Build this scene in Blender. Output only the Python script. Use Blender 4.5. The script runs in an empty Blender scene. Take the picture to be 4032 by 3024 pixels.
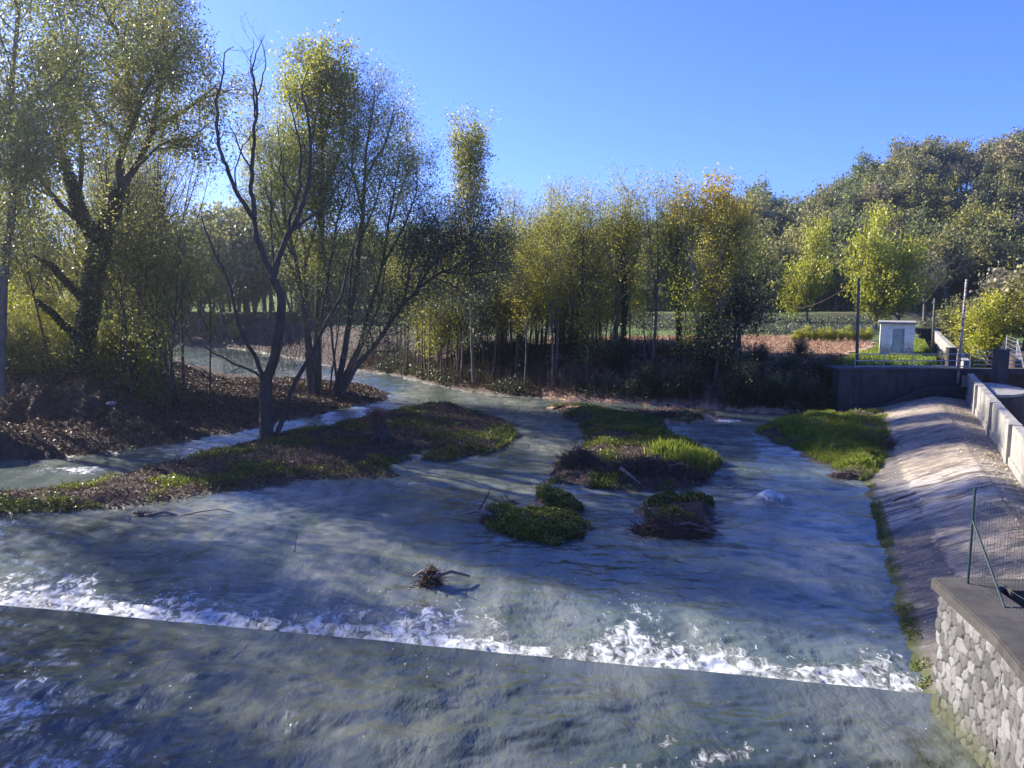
import bpy, math, random
import numpy as np
R = math.radians
sc = bpy.context.scene
COL = sc.collection
# ---------------------------------------------------------------- camera, sky, sun
CAMZ = 9.4
PITCH = R(7.2)
FPX = 3028.0
cam_d = bpy.data.cameras.new('camera')
cam = bpy.data.objects.new('camera', cam_d); COL.objects.link(cam)
cam.location = (0, 0, CAMZ); cam.rotation_euler = (R(90) - PITCH, 0, 0)
cam_d.sensor_width = 36; cam_d.lens = 36 * FPX / 4032
cam_d.clip_start = 0.1; cam_d.clip_end = 3000
sc.camera = cam
SUN_AZ, SUN_EL = R(-58), R(29)          # azimuth from +Y (view direction), negative = left
w = bpy.data.worlds.new('World'); sc.world = w; w.use_nodes = True
nt = w.node_tree; bg = nt.nodes['Background']
sky = nt.nodes.new('ShaderNodeTexSky'); sky.sky_type = 'NISHITA'; sky.sun_disc = False
sky.sun_elevation = SUN_EL; sky.sun_rotation = SUN_AZ
sky.air_density = 1.0; sky.dust_density = 0.2; sky.ozone_density = 3.0; sky.altitude = 150
tn = nt.nodes.new('ShaderNodeMix'); tn.data_type = 'RGBA'; tn.blend_type = 'MULTIPLY'; tn.inputs[0].default_value = 1
tn.inputs[7].default_value = (.26, .365, .85, 1)
nt.links.new(sky.outputs[0], tn.inputs[6]); nt.links.new(tn.outputs[2], bg.inputs[0]); bg.inputs[1].default_value = 0.12
sd = bpy.data.lights.new('sun', 'SUN'); sd.energy = 5.0; sd.angle = R(0.53); sd.color = (1.0, 0.92, 0.80)
sun = bpy.data.objects.new('sun', sd); COL.objects.link(sun)
SV = np.array([math.sin(SUN_AZ) * math.cos(SUN_EL), math.cos(SUN_AZ) * math.cos(SUN_EL), math.sin(SUN_EL)])
from mathutils import Vector
sun.rotation_euler = Vector(SV.tolist()).to_track_quat('Z', 'Y').to_euler()
sun.location = (-60, 40, 60)
sc.view_settings.view_transform = 'Standard'; sc.view_settings.look = 'None'
sc.view_settings.exposure = 1.65; sc.view_settings.gamma = 1
cy = sc.cycles
cy.max_bounces = 6; cy.diffuse_bounces = 4; cy.glossy_bounces = 3; cy.transmission_bounces = 4
cy.transparent_max_bounces = 6; cy.sample_clamp_indirect = 4; cy.use_denoising = True
cy.caustics_reflective = False; cy.caustics_refractive = False

# ---------------------------------------------------------------- maths helpers
CP, SP = math.cos(PITCH), math.sin(PITCH)
def ray(px, py):
    x = px - 2016.0; u = -(py - 1512.0)
    return x, FPX * CP + u * SP, u * CP - FPX * SP
def G(px, py, z=0.0):                       # photo pixel on a level plane -> world x, y
    x, y, zz = ray(px, py); t = (z - CAMZ) / zz
    return (x * t, y * t)
def P(px, py, Y):                           # photo pixel at depth Y -> world point
    x, y, zz = ray(px, py); t = Y / y
    return (x * t, Y, CAMZ + zz * t)
Q = 4032 / 2212
def GQ(l, z=0.0): return [G(a * Q, b * Q, z) for a, b in l]
_T = np.random.RandomState(7).rand(65536)
def vn(x, y, s=0):
    ix = np.floor(x).astype(np.int64); iy = np.floor(y).astype(np.int64)
    fx = x - ix; fy = y - iy; fx = fx * fx * (3 - 2 * fx); fy = fy * fy * (3 - 2 * fy)
    def h(a, b):
        k = (a * 73856093) ^ (b * 19349663) ^ (s * 83492791); k = (k ^ (k >> 13)) * 1274126177
        return _T[(k ^ (k >> 16)) & 65535]
    return (h(ix, iy) * (1 - fx) + h(ix + 1, iy) * fx) * (1 - fy) + (h(ix, iy + 1) * (1 - fx) + h(ix + 1, iy + 1) * fx) * fy
def fbm(x, y, o=4, s=0):
    r = 0; a = 1; t = 0
    for i in range(o):
        r = r + a * vn(x * 2 ** i + i * 17.3, y * 2 ** i + i * 9.1, s + i); t += a; a *= .5
    return r / t                             # 0..1
def sst(a, b, x):
    t = np.clip((x - a) / (b - a), 0, 1); return t * t * (3 - 2 * t)
def sdist(poly, x, y):                       # + inside, - outside
    p = np.array(poly, float); n = len(p); ins = np.zeros(x.shape, bool); dm = np.full(x.shape, 1e18)
    for i in range(n):
        x1, y1 = p[i]; x2, y2 = p[(i + 1) % n]
        if y1 != y2:
            c = ((y1 > y) != (y2 > y)) & (x < (x2 - x1) * (y - y1) / (y2 - y1) + x1); ins ^= c
        dx, dy = x2 - x1, y2 - y1; L = dx * dx + dy * dy + 1e-12
        t = np.clip(((x - x1) * dx + (y - y1) * dy) / L, 0, 1)
        dm = np.minimum(dm, (x - x1 - t * dx) ** 2 + (y - y1 - t * dy) ** 2)
    return np.where(ins, 1, -1) * np.sqrt(dm)

# ---------------------------------------------------------------- object helpers
def mesh_np(name, V, F, mat=None, smooth=False, attrs=None, mi=None):
    """V (n,3); F (m,k) with one k"""
    V = np.asarray(V, np.float32); F = np.asarray(F, np.int32)
    me = bpy.data.meshes.new(name); me.vertices.add(len(V)); me.vertices.foreach_set('co', V.ravel())
    m, k = F.shape
    me.loops.add(m * k); me.loops.foreach_set('vertex_index', F.ravel())
    me.polygons.add(m); me.polygons.foreach_set('loop_start', np.arange(0, m * k, k, dtype=np.int32))
    me.polygons.foreach_set('loop_total', np.full(m, k, np.int32))
    if smooth: me.polygons.foreach_set('use_smooth', np.ones(m, bool))
    me.update(calc_edges=True)
    for kx, v in (attrs or {}).items():
        a = me.attributes.new(kx, 'FLOAT', 'POINT'); a.data.foreach_set('value', np.asarray(v, np.float32))
    if mat: me.materials.append(mat)
    return me
def link(name, me, parent=None, loc=None):
    o = bpy.data.objects.new(name, me); COL.objects.link(o)
    if parent: o.parent = parent
    if loc: o.location = loc
    return o
def thing(name, label, cat, loc=(0, 0, 0), rz=0, group=None, me=None):
    o = bpy.data.objects.new(name, me); COL.objects.link(o); o.location = loc; o.rotation_euler = (0, 0, rz)
    o['label'] = label; o['category'] = cat
    if group: o['group'] = group
    return o
def struct(name, me, loc=None, kind='structure', label=None):
    o = link(name, me, None, loc); o['kind'] = kind
    if label: o['label'] = label; o['category'] = name.replace('_', ' ')
    return o
class MB:
    """collects quads/tris (tris stored as degenerate-free separate list)"""
    def __init__(s): s.V = []; s.F = []; s.n = 0
    def add(s, V, F):
        V = [tuple(map(float, v)) for v in V]; s.V += V; s.F += [tuple(i + s.n for i in f) for f in F]; s.n += len(V); return s
    def box(s, c, d, rz=0, jit=0, rng=None):
        cx, cy_, cz = c; a, b, h = d[0] / 2, d[1] / 2, d[2] / 2; co, si = math.cos(rz), math.sin(rz); V = []
        for z in (-h, h):
            for x, y in ((-a, -b), (a, -b), (a, b), (-a, b)):
                V.append((cx + x * co - y * si, cy_ + x * si + y * co, cz + z))
        return s.add(V, [(3, 2, 1, 0), (4, 5, 6, 7), (0, 1, 5, 4), (1, 2, 6, 5), (2, 3, 7, 6), (3, 0, 4, 7)])
    def tube(s, pts, rad, n=8):
        pts = np.array(pts, float); m = len(pts)
        if np.isscalar(rad): rad = [rad] * m
        V = []; F = []
        T = np.gradient(pts, axis=0); T /= np.linalg.norm(T, axis=1, keepdims=True) + 1e-9
        ref = np.array([0, 0, 1.0]) if abs(T[0][2]) < .9 else np.array([1.0, 0, 0])
        for i in range(m):
            u = np.cross(T[i], ref); u /= np.linalg.norm(u) + 1e-9; v = np.cross(T[i], u)
            for k in range(n):
                a = 2 * math.pi * k / n; V.append(pts[i] + rad[i] * (math.cos(a) * u + math.sin(a) * v))
        for i in range(m - 1):
            for k in range(n):
                F.append((i * n + k, i * n + (k + 1) % n, (i + 1) * n + (k + 1) % n, (i + 1) * n + k))
        F.append(tuple(range(n))[::-1]); F.append(tuple((m - 1) * n + k for k in range(n)))
        return s.add(V, F)
    def prism(s, poly, z0, z1):
        n = len(poly); V = [(x, y, z0) for x, y in poly] + [(x, y, z1) for x, y in poly]
        F = [tuple(range(n))[::-1], tuple(range(n, 2 * n))] + [(i, (i + 1) % n, n + (i + 1) % n, n + i) for i in range(n)]
        return s.add(V, F)
    def mesh(s, name, mat=None, smooth=False, bevel=0):
        me = bpy.data.meshes.new(name); me.from_pydata(s.V, [], s.F)
        if mat: me.materials.append(mat)
        if smooth: me.polygons.foreach_set('use_smooth', [True] * len(me.polygons))
        import bmesh
        bm = bmesh.new(); bm.from_mesh(me); bmesh.ops.recalc_face_normals(bm, faces=bm.faces)
        if bevel:
            bmesh.ops.bevel(bm, geom=[e for e in bm.edges if e.calc_face_angle(0) > .6], offset=bevel, segments=2, affect='EDGES')
        bm.to_mesh(me); bm.free(); return me

# ---------------------------------------------------------------- materials
def ramp(nt, fac, stops, interp='LINEAR'):
    n = nt.nodes.new('ShaderNodeValToRGB'); n.color_ramp.interpolation = interp
    e = n.color_ramp.elements
    while len(e) < len(stops): e.new(0.5)
    for i, (p, c) in enumerate(stops):
        e[i].position = p; e[i].color = (*c, 1) if len(c) == 3 else c
    nt.links.new(fac, n.inputs[0]); return n.outputs[0]
class NM:
    def __init__(s, name):
        s.m = bpy.data.materials.new(name); s.m.use_nodes = True; s.nt = s.m.node_tree
        s.b = s.nt.nodes['Principled BSDF']; s.out = s.nt.nodes['Material Output']; s.L = s.nt.links
        s.tc = s.nt.nodes.new('ShaderNodeTexCoord'); s.oc = s.tc.outputs['Object']
    def map(s, scale=(1, 1, 1), rot=(0, 0, 0), src=None):
        n = s.nt.nodes.new('ShaderNodeMapping'); n.inputs['Scale'].default_value = scale; n.inputs['Rotation'].default_value = rot
        s.L.new(src or s.oc, n.inputs[0]); return n.outputs[0]
    def noise(s, scale, detail=4, vec=None, rough=.5, dist=0, lac=2):
        n = s.nt.nodes.new('ShaderNodeTexNoise'); n.inputs['Scale'].default_value = scale; n.inputs['Detail'].default_value = detail
        n.inputs['Roughness'].default_value = rough; n.inputs['Distortion'].default_value = dist
        n.inputs['Lacunarity'].default_value = lac
        s.L.new(vec or s.oc, n.inputs['Vector']); return n.outputs[0]
    def voro(s, scale, vec=None, feat='F1', out=0, rnd=1):
        n = s.nt.nodes.new('ShaderNodeTexVoronoi'); n.feature = feat; n.inputs['Scale'].default_value = scale
        n.inputs['Randomness'].default_value = rnd
        s.L.new(vec or s.oc, n.inputs['Vector']); return n.outputs[out]
    def attr(s, name):
        n = s.nt.nodes.new('ShaderNodeAttribute'); n.attribute_name = name; return n.outputs['Fac']
    def math(s, op, a, b=None, c=None):
        n = s.nt.nodes.new('ShaderNodeMath'); n.operation = op
        for i, v in enumerate((a, b, c)):
            if v is None: continue
            if isinstance(v, (int, float)): n.inputs[i].default_value = v
            else: s.L.new(v, n.inputs[i])
        return n.outputs[0]
    def mr(s, v, a, b, c=0, d=1, sm=True):
        n = s.nt.nodes.new('ShaderNodeMapRange'); n.interpolation_type = 'SMOOTHSTEP' if sm else 'LINEAR'
        s.L.new(v, n.inputs[0])
        for i, q in enumerate((a, b, c, d)):
            if isinstance(q, (int, float)): n.inputs[i + 1].default_value = q
            else: s.L.new(q, n.inputs[i + 1])
        return n.outputs[0]
    def mix(s, f, a, b, mode='MIX'):
        n = s.nt.nodes.new('ShaderNodeMix'); n.data_type = 'RGBA'; n.blend_type = mode
        if isinstance(f, (int, float)): n.inputs[0].default_value = f
        else: s.L.new(f, n.inputs[0])
        for i, v in ((6, a), (7, b)):
            if isinstance(v, tuple): n.inputs[i].default_value = (*v, 1)
            else: s.L.new(v, n.inputs[i])
        return n.outputs[2]
    def ramp(s, f, st): return ramp(s.nt, f, st)
    def col(s, c):
        if isinstance(c, tuple): s.b.inputs['Base Color'].default_value = (*c, 1)
        else: s.L.new(c, s.b.inputs['Base Color'])
    def rough(s, v):
        if isinstance(v, (int, float)): s.b.inputs['Roughness'].default_value = v
        else: s.L.new(v, s.b.inputs['Roughness'])
    def bump(s, h, st=.5, d=.02, nrm=None):
        n = s.nt.nodes.new('ShaderNodeBump'); n.inputs['Strength'].default_value = st if isinstance(st, (int, float)) else 1
        if not isinstance(st, (int, float)): s.L.new(st, n.inputs['Strength'])
        n.inputs['Distance'].default_value = d; s.L.new(h, n.inputs['Height'])
        if nrm is not None: s.L.new(nrm, n.inputs['Normal'])
        s.L.new(n.outputs[0], s.b.inputs['Normal']); return n.outputs[0]

def leaf_mat(name, stops, transl=.45, rough=.45, tb=1.35, scale=.35):
    k = NM(name); g = k.nt.nodes.new('ShaderNodeNewGeometry'); oi = k.nt.nodes.new('ShaderNodeObjectInfo')
    n = k.noise(scale, 3)
    f = k.math('ADD', k.math('MULTIPLY', g.outputs['Random Per Island'], .55), k.math('MULTIPLY', k.mr(n, .3, .7), .3))
    f = k.math('ADD', f, k.math('MULTIPLY', oi.outputs['Random'], .15))
    c = k.ramp(f, stops); k.col(c); k.rough(rough); k.b.inputs['Specular IOR Level'].default_value = .4
    t = k.nt.nodes.new('ShaderNodeBsdfTranslucent')
    hs = k.nt.nodes.new('ShaderNodeHueSaturation'); hs.inputs['Value'].default_value = tb; hs.inputs['Saturation'].default_value = 1.05
    k.L.new(c, hs.inputs['Color']); k.L.new(hs.outputs[0], t.inputs[0])
    mx = k.nt.nodes.new('ShaderNodeMixShader'); mx.inputs[0].default_value = transl
    k.L.new(k.b.outputs[0], mx.inputs[1]); k.L.new(t.outputs[0], mx.inputs[2]); k.L.new(mx.outputs[0], k.out.inputs[0])
    return k.m
LM = {
 'poplar': leaf_mat('poplar_leaf', [(0, (.091, .124, .035)), (.5, (.202, .229, .060)), (.85, (.404, .344, .083)), (1, (.601, .478, .095))], .45, .35),
 'olive': leaf_mat('olive_leaf', [(0, (.084, .109, .035)), (.5, (.183, .202, .057)), (.9, (.316, .286, .077)), (1, (.499, .403, .096))], .5),
 'yellow': leaf_mat('yellowing_leaf', [(0, (.080, .111, .024)), (.4, (.200, .222, .041)), (.75, (.400, .352, .057)), (1, (.513, .443, .065))], .55),
 'gold': leaf_mat('gold_leaf', [(0, (.140, .140, .028)), (.4, (.392, .308, .042)), (.8, (.588, .392, .042)), (1, (.600, .308, .042))], .5),
 'willow': leaf_mat('willow_leaf', [(0, (.122, .149, .054)), (.5, (.271, .297, .101)), (1, (.514, .497, .165))], .4, .4),
 'darkwillow': leaf_mat('dark_willow_leaf', [(0, (.042, .059, .039)), (.5, (.084, .105, .059)), (1, (.154, .168, .084))], .3, .45),
 'lime': leaf_mat('lime_leaf', [(0, (.144, .172, .020)), (.5, (.312, .322, .040)), (1, (.504, .460, .050))], .4),
 'fresh': leaf_mat('fresh_leaf', [(0, (.084, .168, .021)), (.5, (.168, .280, .035)), (1, (.308, .392, .056))], .4),
 'hill1': leaf_mat('hill_olive_leaf', [(0, (.103, .119, .040)), (.5, (.195, .196, .060)), (1, (.346, .305, .090))], .3, .6, 1.2, .2),
 'hill2': leaf_mat('hill_brown_leaf', [(0, (.116, .108, .052)), (.5, (.234, .205, .088)), (1, (.370, .303, .122))], .3, .6, 1.2, .2),
 'hill3': leaf_mat('hill_green_leaf', [(0, (.091, .117, .039)), (.5, (.166, .195, .058)), (1, (.302, .314, .077))], .3, .6, 1.2, .2),
 'hill4': leaf_mat('hill_yellow_leaf', [(0, (.136, .146, .039)), (.5, (.241, .242, .053)), (1, (.392, .354, .077))], .35, .6, 1.2, .2),
 'hill5': leaf_mat('hill_grey_leaf', [(0, (.146, .134, .088)), (.5, (.237, .218, .132)), (1, (.364, .319, .191))], .3, .6, 1.1, .2),
 'ivy': leaf_mat('ivy_leaf', [(0, (.017, .028, .014)), (.6, (.035, .056, .022)), (1, (.070, .098, .042))], .15, .3),
 'bramble': leaf_mat('bramble_leaf', [(0, (.031, .040, .017)), (.6, (.070, .085, .031)), (.92, (.122, .116, .042)), (1, (.210, .139, .060))], .25, .45),
 'hedge': leaf_mat('hedge_leaf', [(0, (.04, .05, .03)), (.5, (.085, .10, .06)), (1, (.15, .165, .10))], .3, .6),
 'straw': leaf_mat('straw_stalk', [(0, (.06, .045, .025)), (.5, (.14, .11, .06)), (1, (.28, .22, .12))], .2, .7),
 'grass': leaf_mat('grass_blade', [(0, (.068, .101, .014)), (.5, (.163, .222, .030)), (1, (.353, .343, .059))], .4, .45, 1.3, .8),
 'cress': leaf_mat('cress_leaf', [(0, (.039, .052, .012)), (.5, (.104, .133, .022)), (1, (.236, .228, .040))], .35, .4, 1.3, .8),
 'litter': leaf_mat('litter_leaf', [(0, (.047, .028, .013)), (.5, (.104, .062, .032)), (.9, (.189, .116, .063)), (1, (.303, .209, .113))], .1, .6, 1.1, .8),
 'dry': leaf_mat('dry_stalk', [(0, (.162, .102, .060)), (.5, (.306, .189, .108)), (1, (.540, .362, .204))], .2, .7, 1.1, .8),
}
def bark(name, a, b, sc_=6, white=None):
    k = NM(name); n = k.noise(sc_, 6, k.map((1, 1, .25)), .65); c = k.ramp(n, [(.3, a), (.7, b)])
    if white: c = k.mix(k.mr(k.noise(1.2, 4), .45, .55), c, white)
    k.col(c); k.rough(.85); k.bump(n, .7, .03); return k.m
BK = bark('grey_bark', (.06, .048, .036), (.17, .14, .11))
BKD = bark('dark_bark', (.028, .021, .016), (.08, .062, .048))
BKW = bark('pale_bark', (.22, .20, .18), (.50, .47, .44))
DRW = bark('driftwood', (.10, .075, .06), (.28, .22, .18), 9)
TWG = bark('twig_brown', (.05, .032, .024), (.14, .09, .065), 9)

def concrete(name, a, b, stain=(.03, .028, .025), amt=.5, sc_=1.2, streak=True):
    k = NM(name); n = k.noise(sc_, 8, None, .65); f = k.noise(14, 6, None, .7)
    c = k.ramp(n, [(.3, a), (.7, b)])
    c = k.mix(k.mr(f, .35, .7, 0, .35), c, (.5 * a[0], .5 * a[1], .5 * a[2]))
    v = k.noise(1.6, 6, k.map((1.5, 1.5, .22) if streak else (1, 1, 1)), .7)
    c = k.mix(k.mr(v, .5, .68, 0, amt), c, stain); k.col(c); k.rough(.9); k.bump(f, .5, .012); return k.m
CONC = concrete('weathered_concrete', (.20, .19, .17), (.38, .36, .32))
CONCD = concrete('shaded_concrete', (.028, .027, .025), (.075, .072, .068), (.02, .02, .02), .7)  # shade on the unlit wall faces is put into this darker colour
COPE = concrete('shaded_lichen_concrete', (.022, .021, .02), (.075, .068, .058), (.02, .018, .015), .7)  # lichen-dark concrete, darkened further to carry the coping's shade
def metal(name, c, r=.5, met=.0, rust=None):
    k = NM(name); n = k.noise(9, 5)
    k.col(k.mix(k.mr(n, .45, .6), c, rust) if rust else k.mix(n, c, tuple(v * .7 for v in c)))
    k.rough(r); k.b.inputs['Metallic'].default_value = met; return k.m
GREENM = metal('green_painted_steel', (.014, .045, .036), .5)
GREYM = metal('galvanised_steel', (.36, .37, .38), .5, .2)
RUST = metal('rusty_steel', (.42, .38, .34), .7, 0, (.16, .06, .03))
WOODP = bark('pole_wood', (.06, .045, .035), (.15, .12, .10), 8)

# ---------------------------------------------------------------- river plan (world xy)
F_BANK = [(-400, 200), (-200, 140)] + GQ([(300, 738), (390, 742), (520, 755), (640, 775), (740, 797), (860, 812), (960, 838), (1100, 856), (1300, 868), (1450, 878), (1620, 890), (1760, 893)]) + [(24.6, 57.2), (33.5, 57.4), (80, 75), (400, 150), (400, 1500), (-900, 1500)]
WL = lambda Y: 9.9 + .392 * (Y - 18)         # waterline of the concrete apron
L_BANK = [(-400, 120), (-120, 98), (-62, 96)] + GQ([(385, 772), (400, 796), (470, 807), (560, 813), (650, 818), (720, 822), (790, 832), (842, 852), (832, 864), (740, 885), (640, 905), (560, 925), (440, 946), (330, 968), (180, 985), (60, 992), (-40, 990)]) + [(-33, 40), (-34, 35), (-30, 29), (-24, 20), (-26, 0), (-30, -40), (-400, -40)]
ISL_A = [(-33, 33.5)] + GQ([(-60, 1062), (60, 1062), (180, 1050), (290, 1018), (450, 978), (560, 952), (620, 935), (700, 925), (800, 900), (870, 886), (920, 872), (980, 875), (1040, 895), (1110, 915), (1122, 940), (1100, 965), (1050, 985), (960, 997), (905, 995), (945, 968), (935, 962), (890, 985), (850, 1008), (852, 1035), (760, 1035), (640, 1040), (560, 1057), (400, 1077), (330, 1090), (200, 1105), (100, 1111), (-60, 1116)]) + [(-30, 28)]
ISL_B = GQ([(1190, 880), (1260, 882), (1340, 895), (1440, 890), (1540, 895), (1550, 905), (1490, 915), (1440, 912), (1405, 925), (1445, 935), (1500, 960), (1530, 985), (1565, 997), (1540, 1030), (1510, 1055), (1420, 1062), (1330, 1060), (1180, 1047), (1200, 1008), (1215, 990), (1255, 985), (1262, 960), (1255, 925), (1222, 905)])
ISL_C = GQ([(1632, 935), (1680, 908), (1760, 903), (1830, 900)]) + [(25.5, 56.2), (28, 55.5), (26, 50), (23.5, 45), (20.5, 40), (18.4, 37.5), (17.1, 36.5)] + GQ([(1850, 1040), (1780, 1002), (1720, 972), (1655, 948)])
ISL_D1 = GQ([(1150, 1062), (1175, 1058), (1210, 1073), (1262, 1103), (1235, 1116), (1180, 1100)])
ISL_D2 = GQ([(1048, 1105), (1095, 1080), (1130, 1088), (1125, 1110), (1165, 1106), (1240, 1115), (1282, 1142), (1270, 1163), (1200, 1180), (1130, 1168), (1070, 1152), (1045, 1135)])
ISL_E = GQ([(1385, 1100), (1410, 1085), (1470, 1076), (1540, 1083), (1550, 1130), (1500, 1160), (1440, 1148), (1400, 1125)])
ZL = .45
LIP0, LIP1 = np.array(G(0, 2385, ZL)), np.array(G(3560, 2725, ZL))
lt = (LIP1 - LIP0) / np.linalg.norm(LIP1 - LIP0); ln = np.array([-lt[1], lt[0]])   # ln points downstream (away)
if ln[1] < 0: ln = -ln
def lip_s(x, y): return (x - LIP0[0]) * ln[0] + (y - LIP0[1]) * ln[1]
def lip_t(x, y): return (x - LIP0[0]) * lt[0] + (y - LIP0[1]) * lt[1]

def ridge(a):
    return np.interp(a, [-1.2, -.6, -.3, -.17, 0, .127, .26, .325, .39, .457, .52, .666, 1.2], [3, 4, 5, 7, 8, 9, 13, 19, 15, 24, 28, 30, 36])
def gz(x, y, full=False):
    x = np.asarray(x, float); y = np.asarray(y, float); sh = x.shape; x = x.ravel(); y = y.ravel()
    jx = x + (fbm(x * 1.3, y * 1.3, 5, 3) - .5) * 1.5; jy = y + (fbm(x * 1.3, y * 1.3, 5, 9) - .5) * 1.2
    z = np.full(x.shape, -.7)
    n1 = fbm(x * .9, y * .9, 4, 1) - .5; n2 = fbm(x * 3, y * 3, 3, 2) - .5
    for poly, H, wd in ((ISL_A, .24, 1.3), (ISL_B, .34, 1.0), (ISL_C, .5, 1.6), (ISL_D1, .22, .6), (ISL_D2, .25, .7), (ISL_E, .35, .7)):
        d = sdist(poly, jx, jy)
        h = np.where(d > 0, .03 + H * sst(0, wd, d) * (1 + 1.3 * n1) + .18 * n2 * sst(0, .5, d), -.7 * sst(0, .9, -d))
        z = np.maximum(z, h)
    # left bank
    d = sdist(L_BANK, jx, jy)
    shelf = .05 + .45 * sst(0, 4, d) + .25 * n1 * sst(0, 2, d) + .2 * n2 * sst(0, 1, d)
    mnd = sst(-.445, -.56, x / np.maximum(y, 1) + .06 * n1) * sst(46.3, 52.5, y + n1 * 3 + (x + 24) * .12)
    off = sst(-24.5, -31, x) * sst(48, 40, y)
    back = sst(56, 66, y) * sst(0, 7, d)
    hl = shelf + 2.7 * np.maximum(mnd * sst(0, 5, d), off) 
    hl = np.maximum(hl, (shelf + 1.6 * back * sst(-27, -34, x)))
    h = np.where(d > 0, hl, -.7 * sst(0, .9, -d)); z = np.maximum(z, h)
    # far bank, plain, dyke, hill
    d = sdist(F_BANK, jx, jy)
    wd = np.interp(x, [-60, -30, -12, 0, 15, 25], [14, 12, 11, 8, 5, 4])
    hf = .05 + 2.95 * sst(.3, 1, d / wd) + .45 * np.minimum(d, 1) + .5 * n1 * sst(0, 2, d) * sst(14, 8, d) + .2 * n2 * sst(0, 1, d) * sst(12, 7, d)
    hf = np.where(d > 1.1 * wd, 3.4 + (hf - 3.4) * sst(14, 8, d), hf)
    a = x / np.maximum(y, 1)
    dy = sst(136, 140, y) * sst(152, 147, y) * 1.3
    hill = ridge(a) * sst(152, 212, y) * (1 - .0 * a) + (fbm(x * .04, y * .04, 3, 5) - .5) * 7 * sst(155, 190, y)
    hf = hf + np.where(y > 120, dy + hill, 0)
    h = np.where(d > 0, hf, -.7 * sst(0, .9, -d)); z = np.maximum(z, h)
    # concrete basin side: ground stays under the apron and the canal
    u = x - WL(y)
    m = (u > -.3) & (y < 57.3) & (y > -60)
    cz = np.where(u < 7.8, -1.0, -1.0)
    keep = sdist(ISL_C, jx, jy)
    z = np.where(m & (keep < 0), cz, z)
    # canal beyond the sluice
    can = (np.abs((x - 36.6) - .49 * (y - 60)) < 3.2) & (y >= 57.3) & (y < 110)
    z = np.where(can, 1.2, z)
    z = np.where(lip_s(x, y) < .4, np.where((z > -.5) & (x < -20), z, -1.6), z)
    return z.reshape(sh)
def gz1(x, y): return float(gz(np.array([x]), np.array([y]))[0])

# ---------------------------------------------------------------- ground
def polar(r0, r1, nr, a0, a1, na, pw=1.0):
    r = r0 * (r1 / r0) ** np.linspace(0, 1, nr); a = np.linspace(a0, a1, na)
    RR, AA = np.meshgrid(r, a, indexing='ij'); X = RR * np.sin(AA); Y = RR * np.cos(AA)
    i = np.arange(nr - 1)[:, None] * na + np.arange(na - 1)[None, :]
    F = np.stack([i, i + 1, i + na + 1, i + na], -1).reshape(-1, 4)
    return X.ravel(), Y.ravel(), F[:, ::-1]
X, Y, F = polar(9, 420, 620, R(-74), R(62), 760)
Z = gz(X, Y)
dF = sdist(F_BANK, X, Y)
GREEN_PATCH = [G(3180, 1475, 3), G(3420, 1475, 3), G(3750, 1480, 3), G(3760, 1360, 3.3), G(3620, 1340, 3.3), G(3480, 1345, 3.3), G(3330, 1425, 3)]
grn = sst(-1, 1, sdist(GREEN_PATCH, X, Y)) * .95
mead = sst(10, 16, dF) * np.where(Y < 150, 1, sst(175, 150, Y)) * (.25 + .35 * fbm(X * .08, Y * .08, 3, 19))
grn = np.maximum(grn, mead); grn = np.maximum(grn, sst(120, 150, Y) * (.3 + .4 * fbm(X * .06, Y * .06, 3, 18)))
for poly, g in ((ISL_A, .3), (ISL_B, .5), (ISL_C, .6), (ISL_D1, .7), (ISL_D2, .6), (ISL_E, .6)):
    grn = np.maximum(grn, sst(-.2, .3, sdist(poly, X, Y)) * g * sst(.3, .62, fbm(X * .45, Y * .45, 3, 21)))
k = NM('earth_and_litter')
n = k.noise(1.1, 8, None, .7); f = k.noise(9, 6, None, .75); f2 = k.noise(30, 3, None, .7)
soil = k.ramp(k.math('ADD', k.math('MULTIPLY', n, .5), k.math('MULTIPLY', f, .5)), [(.32, (.022, .016, .013)), (.5, (.07, .05, .037)), (.62, (.125, .092, .07)), (.75, (.21, .16, .13))])
gr = k.ramp(k.math('ADD', k.math('MULTIPLY', n, .5), k.math('MULTIPLY', f, .5)), [(.3, (.035, .07, .012)), (.5, (.10, .17, .028)), (.7, (.21, .25, .06))])
gm = k.math('MULTIPLY_ADD', k.attr('green'), 1.5, k.math('MULTIPLY', k.math('SUBTRACT', f, .5), 1.2))
k.col(k.mix(k.mr(gm, .45, .8), soil, gr)); k.rough(k.mr(k.attr('wet'), 0, 1, .95, .35)); k.bump(k.math('ADD', f, k.math('MULTIPLY', f2, .4)), .9, .12)
k.b.inputs['Specular IOR Level'].default_value = .3
GROUND = k.m
wet = sst(.16, .02, Z)
struct('ground', mesh_np('ground', np.stack([X, Y, Z], 1), F, GROUND, True, {'green': grn, 'wet': wet}))
# distant ground out to the horizon
rr = np.array([418, 900, 2500.]); aa = np.linspace(R(-100), R(100), 60)
RR, AA = np.meshgrid(rr, aa, indexing='ij'); hx = (RR * np.sin(AA)).ravel(); hy = (RR * np.cos(AA)).ravel()
i = np.arange(2)[:, None] * 60 + np.arange(59)[None, :]
hz = np.where(np.hypot(hx, hy) < 500, 1.0, -2.0)
struct('far_ground', mesh_np('far_ground', np.stack([hx, hy, hz], 1), np.stack([i, i + 60, i + 61, i + 1], -1).reshape(-1, 4), GROUND, True))

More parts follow.
